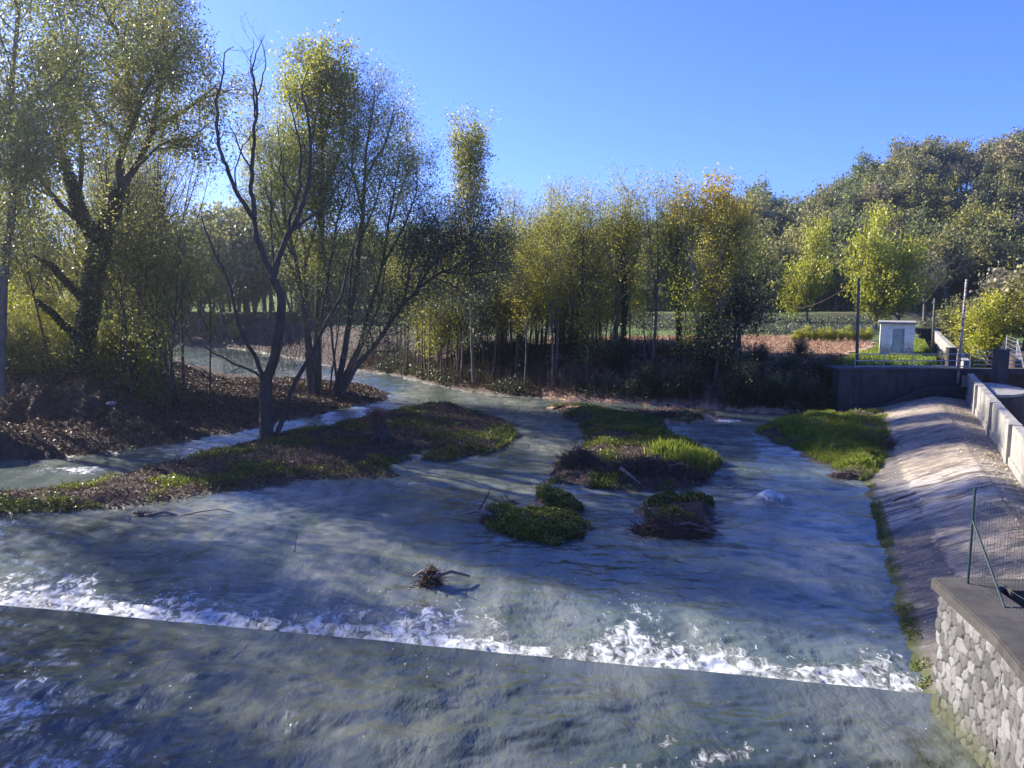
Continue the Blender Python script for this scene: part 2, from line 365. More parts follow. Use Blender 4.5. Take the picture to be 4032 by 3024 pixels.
# ---------------------------------------------------------------- water
def water_mat(name, rot, base1, base2):
    k = NM(name)
    mp = k.map((.9, .5, 1), (0, 0, rot)); mp2 = k.map((1.0, .42, 1), (0, 0, rot))
    big = k.noise(.16, 5, mp2, .6, .6); mid = k.noise(.9, 4, mp2, .55, .25); fine = k.noise(3.2, 4, mp, .6, .15); mic = k.noise(15, 3, mp, .7)
    c = k.mix(k.mr(big, .38, .62), base1, base2)
    c = k.mix(k.mr(mid, .4, .75, 0, .45), c, tuple(v * .7 for v in base1))
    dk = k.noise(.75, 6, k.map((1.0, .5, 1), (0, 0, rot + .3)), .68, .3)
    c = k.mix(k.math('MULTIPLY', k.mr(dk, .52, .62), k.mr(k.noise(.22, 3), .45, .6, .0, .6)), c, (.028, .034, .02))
    calm = k.mr(k.noise(.3, 4, k.map((1, .6, 1), (0, 0, rot))), .35, .62, .35, 1)
    # foam: lace that opens with the density carried by the mesh
    fn = k.noise(3.4, 10, k.map((1, .55, 1), (0, 0, rot)), .78, .9); v = k.voro(2.6, k.map((1, .6, 1), (0, 0, rot)), 'SMOOTH_F1')
    pat = k.math('ADD', k.math('MULTIPLY', k.mr(fn, .28, .72, 0, 1, False), .7), k.math('MULTIPLY', k.math('SUBTRACT', .6, v), .25))
    den = k.attr('foam'); th = k.math('SUBTRACT', .86, k.math('MULTIPLY', den, .66))
    m = k.mr(pat, th, k.math('ADD', th, .24))
    m = k.math('MULTIPLY', m, k.mr(den, 0.02, .12))
    fl = k.voro(5.5, k.map((.8, .5, 1), (0, 0, rot + .5)), 'F1'); fz = k.noise(.55, 5, None, .7)
    fleck_glint = k.math('MULTIPLY', k.mr(fl, .13, .07), k.mr(k.math('ADD', fz, k.math('MULTIPLY', den, .4)), .60, .66))  # white flecks: foam bubbles that also imitate sun glints
    m = k.math('MAXIMUM', m, k.math('MULTIPLY', fleck_glint, .8))
    fc = k.mix(k.mr(fn, .35, .65), (.28, .32, .33), (.66, .69, .70))
    k.col(k.mix(m, c, fc)); k.rough(k.mr(m, 0, 1, .045, .55, False)); k.b.inputs['IOR'].default_value = 1.33
    k.b.inputs['Specular IOR Level'].default_value = .95
    h = k.math('ADD', k.math('MULTIPLY', mid, .8), k.math('ADD', k.math('MULTIPLY', fine, .24), k.math('MULTIPLY', mic, .08)))
    h = k.math('ADD', h, k.math('MULTIPLY', m, k.math('MULTIPLY', fn, .5)))
    k.bump(h, calm, .25); return k.m
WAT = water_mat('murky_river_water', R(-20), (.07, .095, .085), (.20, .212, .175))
FOAM_X = [-1500, 0, 150, 300, 420, 550, 750, 900, 1050, 1200, 1400, 1600, 1700, 1850, 1950, 2050, 2200, 2290, 2370, 2500, 2600, 2750, 2900, 3050, 3200, 3350, 3460, 3540, 3600]
FOAM_E = [4, 3.8, 4.6, 5.0, 3.0, 2.4, 3.2, 2.4, 1.6, 2.5, 4.2, 3.6, 5.0, 3.4, 4.2, 2.2, .8, 1.6, 3.9, 5.2, 4.2, 3.4, 2.6, 2.2, 1.7, 1.6, 2.6, 2.6, 1.2]
def blob(X, Y, px, py, rx, ry, a, z=0.0, rot=0):
    x0, y0 = G(px, py, z); c, s = math.cos(rot), math.sin(rot)
    dx, dy = X - x0, Y - y0; u = (dx * c + dy * s) / rx; v = (-dx * s + dy * c) / ry
    return a * np.exp(-(u * u + v * v))
X, Y, F = polar(14, 175, 760, R(-66), R(38), 700)
s = lip_s(X, Y); t = lip_t(X, Y); s0 = s; s = s - 1.0
ppx = 2016 + FPX * (X - .0) / np.maximum(Y * CP + (CAMZ) * SP, 1)
ext = np.interp(ppx, FOAM_X, FOAM_E) * np.interp(ppx, [2000, 2600], [1, 1.3]) * (.45 + 1.0 * fbm(t * .9, t * 0 + 3, 3, 31))
sp = s + (fbm(t * 1.2, s * 1.2, 3, 33) - .5) * 1.6
foam = np.clip(1.02 * (1 - (sp / (ext * 1.6))), 0, 1.0) ** 1.25
foam = np.where(s < .45, np.maximum(foam, 1.0 * np.clip(ext / 1.3, 0, 1)), foam)
for b in ((3030, 1975, .8, .5, 1.5), (2870, 1655, 1.3, .8, 1.2), (300, 1850, 3.6, 1.5, .95), (700, 1770, 3.5, .9, .8), (80, 1830, 3, 2, .55), (1000, 1720, 2.5, .7, .55),
          (2050, 1540, 3.5, 1.2, .45), (2290, 1740, 1.0, 2.0, .7), (1650, 1905, 1.6, .4, .8), (1900, 1985, .5, 1.2, .7), (2500, 1965, 2.5, .5, .65), (2800, 1945, 1.2, .4, .65), (3200, 1890, 1.5, 1.0, .35),
          (2150, 1620, 1.8, .6, .45), (1780, 1570, 3, 1, .4), (900, 1620, 1, 1, .6), (2200, 1900, 2.5, 2.5, .27), (400, 2150, 5, 2.0, .22), (1500, 2250, 4, 2, .2), (900, 2350, 5, 1.4, .3)):
    foam = np.maximum(foam, blob(X, Y, *b))
foam = np.maximum(foam, .16 + .18 * sst(30, 60, Y))
lump = fbm(X * 2.6 + 3 * fbm(X, Y, 2, 40), Y * 5, 4, 41) - .4
amp = np.clip(foam, 0, 1) * sst(7, .5, s)
s = s0
Zw = (fbm(X * .5 + .3 * Y, Y * .9, 4, 43) - .5) * .20 + (fbm(X * 1.6, Y * 3.0, 3, 44) - .5) * .08 + amp * (.05 + .20 * lump) + .5 * blob(X, Y, 3030, 1975, .7, .4, 1)
Zw = Zw * sst(-.1, .3, s + .3)
fs = s[F].max(1); xx = X[F].mean(1); yy = Y[F].mean(1)
keep = (fs > -.15) & (xx < WL(yy) + 1.3) & ((yy < 58.5) | (xx < 24))
F2 = F[keep]; used = np.unique(F2); rm = np.zeros(len(X), int); rm[used] = np.arange(len(used))
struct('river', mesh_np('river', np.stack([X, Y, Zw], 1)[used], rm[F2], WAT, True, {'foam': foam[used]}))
# upper pool sliding over the weir sill
nt_, nv = 900, 420
tt = np.linspace(-14, 24.9, nt_); vv = np.concatenate([-np.array([.55, .42, .3, .2, .12, .06]), np.linspace(0, 1, nv) ** 1.35 * 30])
T_, V_ = np.meshgrid(tt, vv, indexing='ij')
Xu = LIP0[0] + lt[0] * T_ - ln[0] * V_; Yu = LIP0[1] + lt[1] * T_ - ln[1] * V_
# keep the sheet left of the stone wall
edge = 9.35
Zu = ZL + .16 * sst(0, 3.5, V_) + (fbm(Xu * .5 + .4 * Yu, Yu * .9 - .3 * Xu, 4, 51) - .5) * .34 * sst(0, 3, V_) + (fbm(Xu * 1.5 + Yu, Yu * 2.6 - Xu, 3, 52) - .5) * .11 * sst(0, 1.2, V_)
Zu = Zu + (fbm(T_ * .8, T_ * 0 + 2, 4, 57) - .5) * .07
Zu = np.where(V_ < 0, ZL + (fbm(T_ * .8, T_ * 0 + 2, 4, 57) - .5) * .07 - 2.2 * V_ * V_, Zu)
foam_glint = np.zeros(Xu.shape)  # foam density; lower-left blobs are raised to imitate sun glints too
for b in ((2850, 2950, 1.7, .5, .85, .8, .5), (2650, 2880, 1.0, .4, .7, .8, .3), (2500, 3000, 1.0, .5, .8, .8, 0), (3200, 2900, .9, .3, .5, .8, 0), (60, 2750, 1.8, 1.5, .85, .8), (250, 2990, 2.4, 1.1, .9, .8), (120, 2880, 2.0, .6, .6, .8), (850, 2620, .8, .4, .45, .8), (1000, 2500, .9, .3, .45, .8),
          (300, 2800, 1.2, .3, .55, .8), (600, 2950, 1.6, .7, .45, .8), (350, 2520, 1.5, .8, .42, .8), (550, 2560, 1.2, .4, .42, .8), (2050, 2980, 1.5, .5, .36, .8), (950, 2560, .5, .3, .4, .8)):
    bb = blob(Xu, Yu, *b[:5], *(b[5:] if len(b) > 5 else ())) if len(b) < 7 else blob(Xu, Yu, b[0], b[1], b[2], b[3], b[4], b[5], b[6])
    foam_glint = np.maximum(foam_glint, bb)
foam_glint = np.maximum(foam_glint, .17)
i = np.arange(nt_ - 1)[:, None] * len(vv) + np.arange(len(vv) - 1)[None, :]
Fu = np.stack([i, i + len(vv), i + len(vv) + 1, i + 1], -1).reshape(-1, 4)
Fu = Fu[Xu.ravel()[Fu].max(1) < edge]
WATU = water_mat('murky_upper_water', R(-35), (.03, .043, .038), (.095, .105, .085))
struct('upper_water', mesh_np('upper_water', np.stack([Xu, Yu, Zu], -1).reshape(-1, 3), Fu[:, ::-1], WATU, True, {'foam': foam_glint.ravel()}))
# weir sill of concrete under the sheet
m = MB(); a0 = LIP0 - lt * 14 - ln * .06; a1 = LIP0 + lt * 23.6 - ln * .06
pl = [a0, a1, a1 - ln * 1.4, a0 - ln * 1.4]; m.prism([tuple(p) for p in pl], -.9, ZL - .1)
thing('weir', 'long straight concrete weir sill with water spilling over it into white foam', 'weir', me=m.mesh('weir', COPE))

# ---------------------------------------------------------------- apron, parapet, walls
k = NM('apron_concrete')
n = k.noise(.5, 8, k.map((1, 1, 1)), .65); f = k.noise(8, 7, None, .75)
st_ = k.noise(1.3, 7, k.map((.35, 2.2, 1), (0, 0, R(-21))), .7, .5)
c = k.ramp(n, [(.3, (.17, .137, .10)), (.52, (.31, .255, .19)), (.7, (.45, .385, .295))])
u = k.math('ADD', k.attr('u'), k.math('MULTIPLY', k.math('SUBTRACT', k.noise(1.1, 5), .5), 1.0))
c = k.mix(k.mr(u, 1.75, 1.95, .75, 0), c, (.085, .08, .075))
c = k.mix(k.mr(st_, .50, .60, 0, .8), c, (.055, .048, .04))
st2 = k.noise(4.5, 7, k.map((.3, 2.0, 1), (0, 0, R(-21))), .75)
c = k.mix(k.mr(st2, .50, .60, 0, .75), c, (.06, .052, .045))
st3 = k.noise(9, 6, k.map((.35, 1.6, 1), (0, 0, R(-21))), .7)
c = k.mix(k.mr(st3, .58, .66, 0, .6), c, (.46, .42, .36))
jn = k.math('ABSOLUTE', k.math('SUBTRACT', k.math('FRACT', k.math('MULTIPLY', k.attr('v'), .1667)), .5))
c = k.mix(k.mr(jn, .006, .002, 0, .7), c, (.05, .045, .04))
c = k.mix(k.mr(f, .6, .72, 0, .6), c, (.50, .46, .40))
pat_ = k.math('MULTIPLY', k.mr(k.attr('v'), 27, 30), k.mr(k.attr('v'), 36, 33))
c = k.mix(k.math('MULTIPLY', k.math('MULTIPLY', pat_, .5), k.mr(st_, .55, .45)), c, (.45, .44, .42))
mo = k.mr(k.math('ADD', k.attr('u'), k.math('MULTIPLY', k.noise(2.5, 4), .7)), .45, .85, 1, 0)
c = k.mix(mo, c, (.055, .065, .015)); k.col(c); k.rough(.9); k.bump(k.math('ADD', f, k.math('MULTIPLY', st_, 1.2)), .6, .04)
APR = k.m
Ys = np.linspace(9, 56.6, 300); us = np.concatenate([np.linspace(-1.2, 0, 4), np.linspace(.15, 10, 60)])
YY, UU = np.meshgrid(Ys, us, indexing='ij')
PAR = lambda Yv: 21.7 + .49 * (Yv - 32.0)       # parapet base, left face
wd = PAR(YY) - WL(YY); cr = np.interp(YY, [15, 28, 40, 57], [4.6, 4.6, 5.4, 6.6])
pu = np.clip(UU / 9.5, -1, 1.05) * (wd + .15)
zz = np.where(pu < cr, 1.45 * np.clip(pu / cr, -1, 1) ** 1.0, 1.45 - .35 * (pu - cr) / np.maximum(wd - cr, .5))
zz = zz - .16 * np.exp(-((pu - cr) / .5) ** 2) * .6 + (fbm(YY * .8, pu * .8, 3, 61) - .5) * .05 + .05 * (pu > 1.9 + .5 * (fbm(YY * .7, YY * 0, 3, 62) - .5)) * (pu < cr)
i = np.arange(len(Ys) - 1)[:, None] * len(us) + np.arange(len(us) - 1)[None, :]
Fa = np.stack([i, i + 1, i + len(us) + 1, i + len(us)], -1).reshape(-1, 4)
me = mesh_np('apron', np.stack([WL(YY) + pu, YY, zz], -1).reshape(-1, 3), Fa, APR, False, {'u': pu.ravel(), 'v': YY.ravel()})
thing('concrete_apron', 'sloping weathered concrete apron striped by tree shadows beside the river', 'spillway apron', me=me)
def apz(x, y):
    p = x - WL(y); c = float(np.interp(y, [15, 28, 40, 57], [4.6, 4.6, 5.4, 6.6])); wdt = PAR(y) - WL(y)
    return 1.45 * min(max(p / c, -1), 1) if p < c else 1.45 - .35 * (p - c) / max(wdt - c, .5)
# parapet wall (with buttress steps), built along its line
def along(Yv, o=0.0):                         # point on the parapet line, o = offset to the right
    dx, dy = .44, .898; return (PAR(Yv) + o * dy, Yv - o * dx)
t = thing('parapet_wall', 'long grey concrete parapet wall between the apron and the canal', 'wall')
y0 = 57.0; segs = [57.0, 50.4, 49.7, 43, 42.3, 36, 35.3, 29, 28.3, 21, 14]
m = MB()
for j in range(0, len(segs) - 1):
    a, b = segs[j], segs[j + 1]; butt = (a - b) < 1
    o0 = -.16 if butt else 0.0; z1 = 3.0 if not butt else 3.03
    m.prism([along(a, o0), along(b, o0), along(b, .42), along(a, .42)], .2, z1)
link('wall_body', m.mesh('wall_body', CONC, bevel=.02), t)
m = MB(); m.prism([along(57, -.06), along(14, -.06), along(14, -.003), along(57, -.003)], .2, 1.5)
link('footing', m.mesh('footing', CONC), t)
# canal water and floor behind the parapet
m = MB(); m.add([(*along(57.5, .4), 1.0), (*along(10, .4), 1.0), (*along(10, 12), 1.0), (*along(57.5, 12), 1.0)], [(0, 1, 2, 3)])
me = m.mesh('canal_water', WAT); a = me.attributes.new('foam', 'FLOAT', 'POINT'); a.data.foreach_set('value', [.2] * 4)
struct('canal_water', me)
t = thing('canal_wall', 'pale concrete wall along the far side of the canal at the right edge', 'wall')
m = MB(); m.prism([along(110, 7.5), along(12, 7.5), along(12, 8.2), along(110, 8.2)], .2, 3.2)
link('wall_body', m.mesh('wall_body', CONC), t)
# second bank of the canal beyond the sluice
t = thing('canal_embankment_wall', 'low pale canal wall running back from the sluice toward the hill', 'wall')
m = MB(); m.prism([along(110, .1), along(61.5, .1), along(61.5, .6), along(110, .6)], .4, 3.5)
link('wall_body', m.mesh('wall_body', CONC), t)

# abutment (dark, faces the camera) with the low sloping kerb
t = thing('abutment_wall', 'dark concrete retaining wall in shade at the end of the apron', 'retaining wall')
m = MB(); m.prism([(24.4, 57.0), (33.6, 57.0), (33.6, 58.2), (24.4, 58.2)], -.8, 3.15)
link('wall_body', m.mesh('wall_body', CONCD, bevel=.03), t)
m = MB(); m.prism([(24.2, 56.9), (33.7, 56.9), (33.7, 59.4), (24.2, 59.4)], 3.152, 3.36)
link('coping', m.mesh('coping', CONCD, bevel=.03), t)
t = thing('low_kerb_wall', 'low dark concrete kerb stepping up along the top of the apron', 'wall')
kp = [(26.0, .05), (30.7, 2.05), (33.75, 2.05)]
m = MB(); V = []
for x, zt in kp: V += [(x, 56.2, -.5), (x, 56.2, zt), (x, 56.55, zt), (x, 56.55, -.5)]
m.add(V, [(0, 4, 5, 1), (1, 5, 6, 2), (2, 6, 7, 3), (4, 8, 9, 5), (5, 9, 10, 6), (6, 10, 11, 7), (0, 1, 2, 3), (8, 11, 10, 9)])
link('wall_body', m.mesh('wall_body', CONCD), t)

# sluice: two dark pillars, deck beam, round pier, rails
def pillar(px, py0, py1, Yd, wpx, label):
    a = P(px, py1, Yd); b = P(px, py0, Yd); wdt = wpx * Yd / FPX
    m = MB(); m.box((a[0], Yd, (a[2] + b[2]) / 2), (wdt, wdt * .8, b[2] - a[2]))
    tt_ = thing('sluice_pillar', label, 'pillar')
    link('shaft', m.mesh('shaft', CONCD, bevel=.03), tt_)
    m = MB(); m.box((a[0], Yd, b[2] + .03), (wdt + .06, wdt * .8 + .06, .08)); link('cap', m.mesh('cap', CONCD, bevel=.02), tt_)
pillar(3740, 1372, 1470, 59.3, 32, 'square dark concrete sluice pillar beside the rusty pole')
pillar(3932, 1380, 1522, 54.5, 46, 'square dark concrete sluice pillar standing in the canal near the right edge')
t = thing('sluice_gate', 'dark sluice bridge beam across the canal between the concrete pillars', 'sluice')
m = MB(); zb = P(3840, 1466, 57)[2]
m.box((41.5, 57.5, zb), (15.5, .7, .5)); link('deck_beam', m.mesh('deck_beam', CONCD, bevel=.02), t)
m = MB(); m.box((42.0, 57.9, zb - 1.1), (12.5, .12, 1.7)); link('gate_leaf', m.mesh('gate_leaf', BKD), t)
t = thing('bridge_railing', 'grey metal railing with four bars on the sluice bridge', 'railing')
m = MB()
for zz_ in (.30, .62, .94, 1.25): m.tube([(34.6, 57.3, zb + .25 + zz_), (49, 57.3, zb + .25 + zz_)], .03, 6)
link('rail', m.mesh('rail', GREYM), t)
for xx_ in (37, 40.5, 44, 47.5):
    m = MB(); m.tube([(xx_, 57.3, zb + .2), (xx_, 57.3, zb + 1.5)], .035, 6); link('post', m.mesh('post', GREYM), t)
# round pier: half-round slab
t = thing('round_pier', 'half round concrete pier behind the parapet, topped with fallen leaves', 'pier')
c0 = P(3830, 1512, 50.5); m = MB(); th = np.linspace(R(-80), R(96), 26)
cx_, cy__ = along(51.3, .43); pts = [along(51.0 - 3.1 * math.sin(a), .425 + 2.35 * math.cos(a)) for a in np.linspace(R(-90), R(90), 26)]
m.prism(pts, .3, 2.55); link('shaft', m.mesh('shaft', CONCD), t)
m = MB(); pts = [along(51.0 - 3.2 * math.sin(a), .425 + 2.45 * math.cos(a)) for a in np.linspace(R(-90), R(90), 26)]
m.prism(pts, 2.552, 2.72); link('cap', m.mesh('cap', CONC, bevel=.02), t)

# railing on the abutment
t = thing('abutment_railing', 'long grey pipe railing along the top of the dark retaining wall', 'railing')
zr = 3.36; m = MB()
xs = np.linspace(P(3352, 1450, 58)[0], P(3800, 1450, 58)[0], 5)
for h_ in (.12, .55, 1.05): m.tube([(xs[0], 57.4, zr + h_), (xs[-1], 57.4, zr + h_)], .04, 6)
link('rail', m.mesh('rail', GREYM), t)
for x in xs:
    m = MB(); m.tube([(x, 57.4, zr - .02), (x, 57.4, zr + 1.07)], .03, 6); link('post', m.mesh('post', GREYM), t)

# ---------------------------------------------------------------- stone wall with coping, near right
k = NM('rubble_masonry')
mp = k.map((1, 1, .78)); v = k.voro(3.1, mp, 'DISTANCE_TO_EDGE'); cc = k.nt.nodes.new('ShaderNodeTexVoronoi'); cc.inputs['Scale'].default_value = 3.1; k.L.new(mp, cc.inputs['Vector'])
br = k.math('FRACT', k.math('MULTIPLY', cc.outputs['Color'], 3.7)) if False else cc.outputs['Color']
sep = k.nt.nodes.new('ShaderNodeSeparateColor'); k.L.new(br, sep.inputs[0])
n = k.noise(7, 7, None, .7)
c = k.ramp(k.math('ADD', k.math('MULTIPLY', sep.outputs[0], .6), k.math('MULTIPLY', n, .4)), [(.2, (.20, .19, .18)), (.5, (.36, .35, .34)), (.8, (.55, .54, .53))])
c = k.mix(k.mr(k.math('ADD', v, k.math('MULTIPLY', k.math('SUBTRACT', n, .5), .05)), .015, .07), (.055, .05, .045), c)
k.col(k.mix(k.mr(k.noise(.9, 5, k.map((1, 1, .4))), .5, .7, 0, .45), c, (.09, .08, .07))); k.rough(.9)
k.bump(k.math('ADD', k.mr(v, 0, .12), k.math('MULTIPLY', n, .25)), 1, .06)
STONE = k.m
t = thing('stone_wall', 'pale rubble stone wing wall rising from the water at the lower right corner', 'stone wall')
fp = [(9.1, 15.5), (9.02, 15.52), (8.70, 12.85), (8.74, 13.0), (8.35, 11.6), (8.2, 6)]
from bisect import bisect
def stone_grid(p0, p1, z0, z1, seed):
    L = math.dist(p0, p1); nu = max(int(L / .022), 2); nz = int((z1 - z0) / .022)
    U, Zg = np.meshgrid(np.linspace(0, 1, nu), np.linspace(z0, z1, nz), indexing='ij')
    rs = np.random.RandomState(seed); sites = []
    row = z0
    while row < z1 + .4:
        x = -rs.rand() * .3
        while x < L + .3:
            wv = .15 + .20 * rs.rand(); sites.append((x + wv / 2, row + rs.uniform(-.11, .11))); x += wv
        row += .25
    S = np.array(sites); xs_ = (U * L).ravel(); zs_ = Zg.ravel()
    xs_ = xs_ + (fbm(xs_ * 6, zs_ * 6, 4, seed) - .5) * .15; zs2 = zs_ + (fbm(xs_ * 6, zs_ * 6, 4, seed + 5) - .5) * .15
    d1 = np.full(xs_.shape, 9.); d2 = d1.copy(); idx = np.zeros(xs_.shape, int)
    for q, (sx, sz) in enumerate(S):
        d = np.hypot((xs_ - sx), (zs2 - sz) * .72); n_ = d < d1
        d2 = np.where(n_, d1, np.minimum(d2, d)); idx = np.where(n_, q, idx); d1 = np.where(n_, d, d1)
    e = d2 - d1; face = sst(0.0, .03, e)
    tint = rs.rand(len(S))[idx]; push = (rs.rand(len(S))[idx] * .035 + .02) * face + (fbm(xs_ * 9, zs2 * 9, 3, seed + 9) - .5) * .03 * face
    dx, dy = (p1[0] - p0[0]) / L, (p1[1] - p0[1]) / L; nx, ny = -dy, dx
    if nx > 0: nx, ny = -nx, -ny
    X_ = p0[0] + dx * U.ravel() * L + nx * push; Y_ = p0[1] + dy * U.ravel() * L + ny * push
    i = np.arange(nu - 1)[:, None] * nz + np.arange(nz - 1)[None, :]
    F_ = np.stack([i, i + nz, i + nz + 1, i + 1], -1).reshape(-1, 4)
    return np.stack([X_, Y_, Zg.ravel()], 1), F_, tint, face
k = NM('rubble_stone_face'); n = k.noise(9, 7, None, .7); n3 = k.noise(1.0, 5, k.map((1, 1, .3)), .6)
c = k.ramp(k.math('ADD', k.math('MULTIPLY', k.attr('tint'), .55), k.math('MULTIPLY', n, .45)), [(.2, (.05, .049, .047)), (.5, (.105, .103, .10)), (.8, (.20, .197, .195))])
c = k.mix(k.mr(n3, .45, .7, 0, .5), c, (.07, .065, .055)); 
sz = k.nt.nodes.new('ShaderNodeSeparateXYZ'); k.L.new(k.oc, sz.inputs[0])
wl_ = k.mr(k.math('ADD', sz.outputs[2], k.math('MULTIPLY', n, .5)), 1.0, 1.45, .8, 0)
c = k.mix(wl_, c, (.05, .055, .02))
k.col(k.mix(k.attr('face'), (.03, .027, .024), c)); k.rough(.9); k.bump(n, .5, .02); SF = k.m
for a, b, sd_ in ((fp[1], fp[2], 3), (fp[3], fp[4], 8), (fp[4], fp[5], 12)):
    V_, F_, ti, fa = stone_grid(a, b, -.4, 3.06, sd_)
    link('stone_face', mesh_np('stone_face', V_, F_, SF, True, {'tint': ti, 'face': fa}), t)
m = MB(); m.prism([(9.12, 15.5), (10.1, 15.5), (9.5, 6), (8.32, 6), (8.42, 11.6), (8.8, 12.92)], -.5, 3.05)
link('wall_core', m.mesh('wall_core', COPE), t)
m = MB(); m.prism([(8.86, 15.62), (10.15, 15.62), (10.15, 15.1), (9.85, 15.0), (9.3, 6), (8.0, 6), (8.18, 11.6), (8.52, 12.92)], 3.062, 3.32)
link('coping', m.mesh('coping', COPE, bevel=.03), t)
m = MB(); m.prism([(10.1, 15.58), (34, 15.58), (34, 14.6), (10.1, 14.9)], -.5, 3.30)
link('return_wall', m.mesh('return_wall', COPE, bevel=.02), t)
# strip of land behind the stone wall
nx_, ny_ = 60, 40; gx, gy = np.meshgrid(np.linspace(9.6, 34, nx_), np.linspace(-4, 15.2, ny_), indexing='ij')
i = np.arange(nx_ - 1)[:, None] * ny_ + np.arange(ny_ - 1)[None, :]
zt = 2.95 + (fbm(gx, gy, 3, 71) - .5) * .15
struct('terrace_ground', mesh_np('terrace_ground', np.stack([gx, gy, zt], -1).reshape(-1, 3), np.stack([i, i + ny_, i + ny_ + 1, i + 1], -1).reshape(-1, 4), GROUND, True, {'green': np.full(gx.size, .3), 'wet': np.zeros(gx.size)}))

# green wire fence on the coping
t = thing('wire_fence', 'green steel post and wire mesh fence on top of the stone wall', 'wire fence')
zc = 3.32; post0 = (9.42, 15.25)
def fpost(x, y, h=2.0):
    m = MB(); m.tube([(x, y, zc - .05), (x, y, zc + h)], .026, 10); m.box((x, y, zc + h), (.05, .05, .03)); link('post', m.mesh('post', GREENM), t)
fpost(*post0); fpost(9.42, 12.0); fpost(9.3, 8.8); fpost(12.2, 15.3); fpost(15.0, 15.3)
m = MB(); m.tube([(9.42, 15.25, zc + 1.35), (9.42, 14.05, zc)], .022, 8); link('brace', m.mesh('brace', GREENM), t)
m = MB()
for j in range(7):
    z_ = zc + .08 + j * .3; m.tube([(9.42, 15.25, z_), (9.42, 12.0, z_), (9.3, 8.8, z_)], .0045, 4)
for yv in np.arange(8.9, 15.2, .1): m.tube([(9.41, yv, zc + .05), (9.41, yv, zc + 1.9)], .0022, 3)
link('side_mesh', m.mesh('side_mesh', GREENM), t)
m = MB()
for xv in np.arange(9.47, 17.6, .052): m.tube([(xv, 15.29, zc + .03), (xv, 15.29, zc + 1.88)], .0024, 3)
for z_ in np.arange(zc + .05, zc + 1.9, .15): m.tube([(9.42, 15.29, z_), (17.6, 15.29, z_)], .0024, 3)
link('end_mesh', m.mesh('end_mesh', GREENM), t)

# ---------------------------------------------------------------- plants: generators
def tubes_np(polys, sides=6):
    V = []; F = []; n0 = 0
    for pts, rad in polys:
        pts = np.asarray(pts, float); m_ = len(pts); sd_ = sides if rad[0] > .05 else (4 if rad[0] > .02 else 3)
        T = np.gradient(pts, axis=0); T /= np.linalg.norm(T, axis=1, keepdims=True) + 1e-9
        ref = np.array([0.3, .1, .95]) if abs(T[0][2]) < .8 else np.array([1.0, .1, 0])
        U = np.cross(T, ref); U /= np.linalg.norm(U, axis=1, keepdims=True) + 1e-9; W = np.cross(T, U)
        a = np.arange(sd_) * 2 * math.pi / sd_
        ring = pts[:, None, :] + np.asarray(rad)[:, None, None] * (np.cos(a)[None, :, None] * U[:, None, :] + np.sin(a)[None, :, None] * W[:, None, :])
        V.append(ring.reshape(-1, 3)); i = np.arange(m_ - 1)[:, None] * sd_ + np.arange(sd_)[None, :]; j = np.arange(m_ - 1)[:, None] * sd_ + (np.arange(sd_)[None, :] + 1) % sd_
        F.append((np.stack([i, j, j + sd_, i + sd_], -1).reshape(-1, 4)) + n0); n0 += m_ * sd_
    return np.concatenate(V), np.concatenate(F)
def leaf_quads(Pn, size, rs, asp=.5, droop=0.0):
    n = len(Pn); u = rs.normal(size=(n, 3)); u[:, 2] -= droop; u /= np.linalg.norm(u, axis=1, keepdims=True)
    w_ = rs.normal(size=(n, 3)); v = np.cross(u, w_); v /= np.linalg.norm(v, axis=1, keepdims=True)
    s_ = (size * rs.uniform(.6, 1.3, n))[:, None]; u = u * s_ * .5; v = v * s_ * .5 * asp
    V = np.stack([Pn - u, Pn + v, Pn + u, Pn - v], 1).reshape(-1, 3)
    return V, np.arange(4 * n).reshape(-1, 4)
def resample(pts, n):
    pts = np.asarray(pts, float); d = np.r_[0, np.cumsum(np.linalg.norm(np.diff(pts, axis=0), axis=1))]; s_ = np.linspace(0, d[-1], n)
    return np.stack([np.interp(s_, d, pts[:, k_]) for k_ in range(3)], 1), d[-1]
def curve(p, d, L, n, rs, up=.0, wob=.12):
    pts = [np.array(p, float)]; d = np.array(d, float); d /= np.linalg.norm(d) + 1e-9
    for _ in range(n):
        d = d + rs.normal(size=3) * wob; d[2] += up / n; d /= np.linalg.norm(d); pts.append(pts[-1] + d * L / n)
    return np.array(pts)
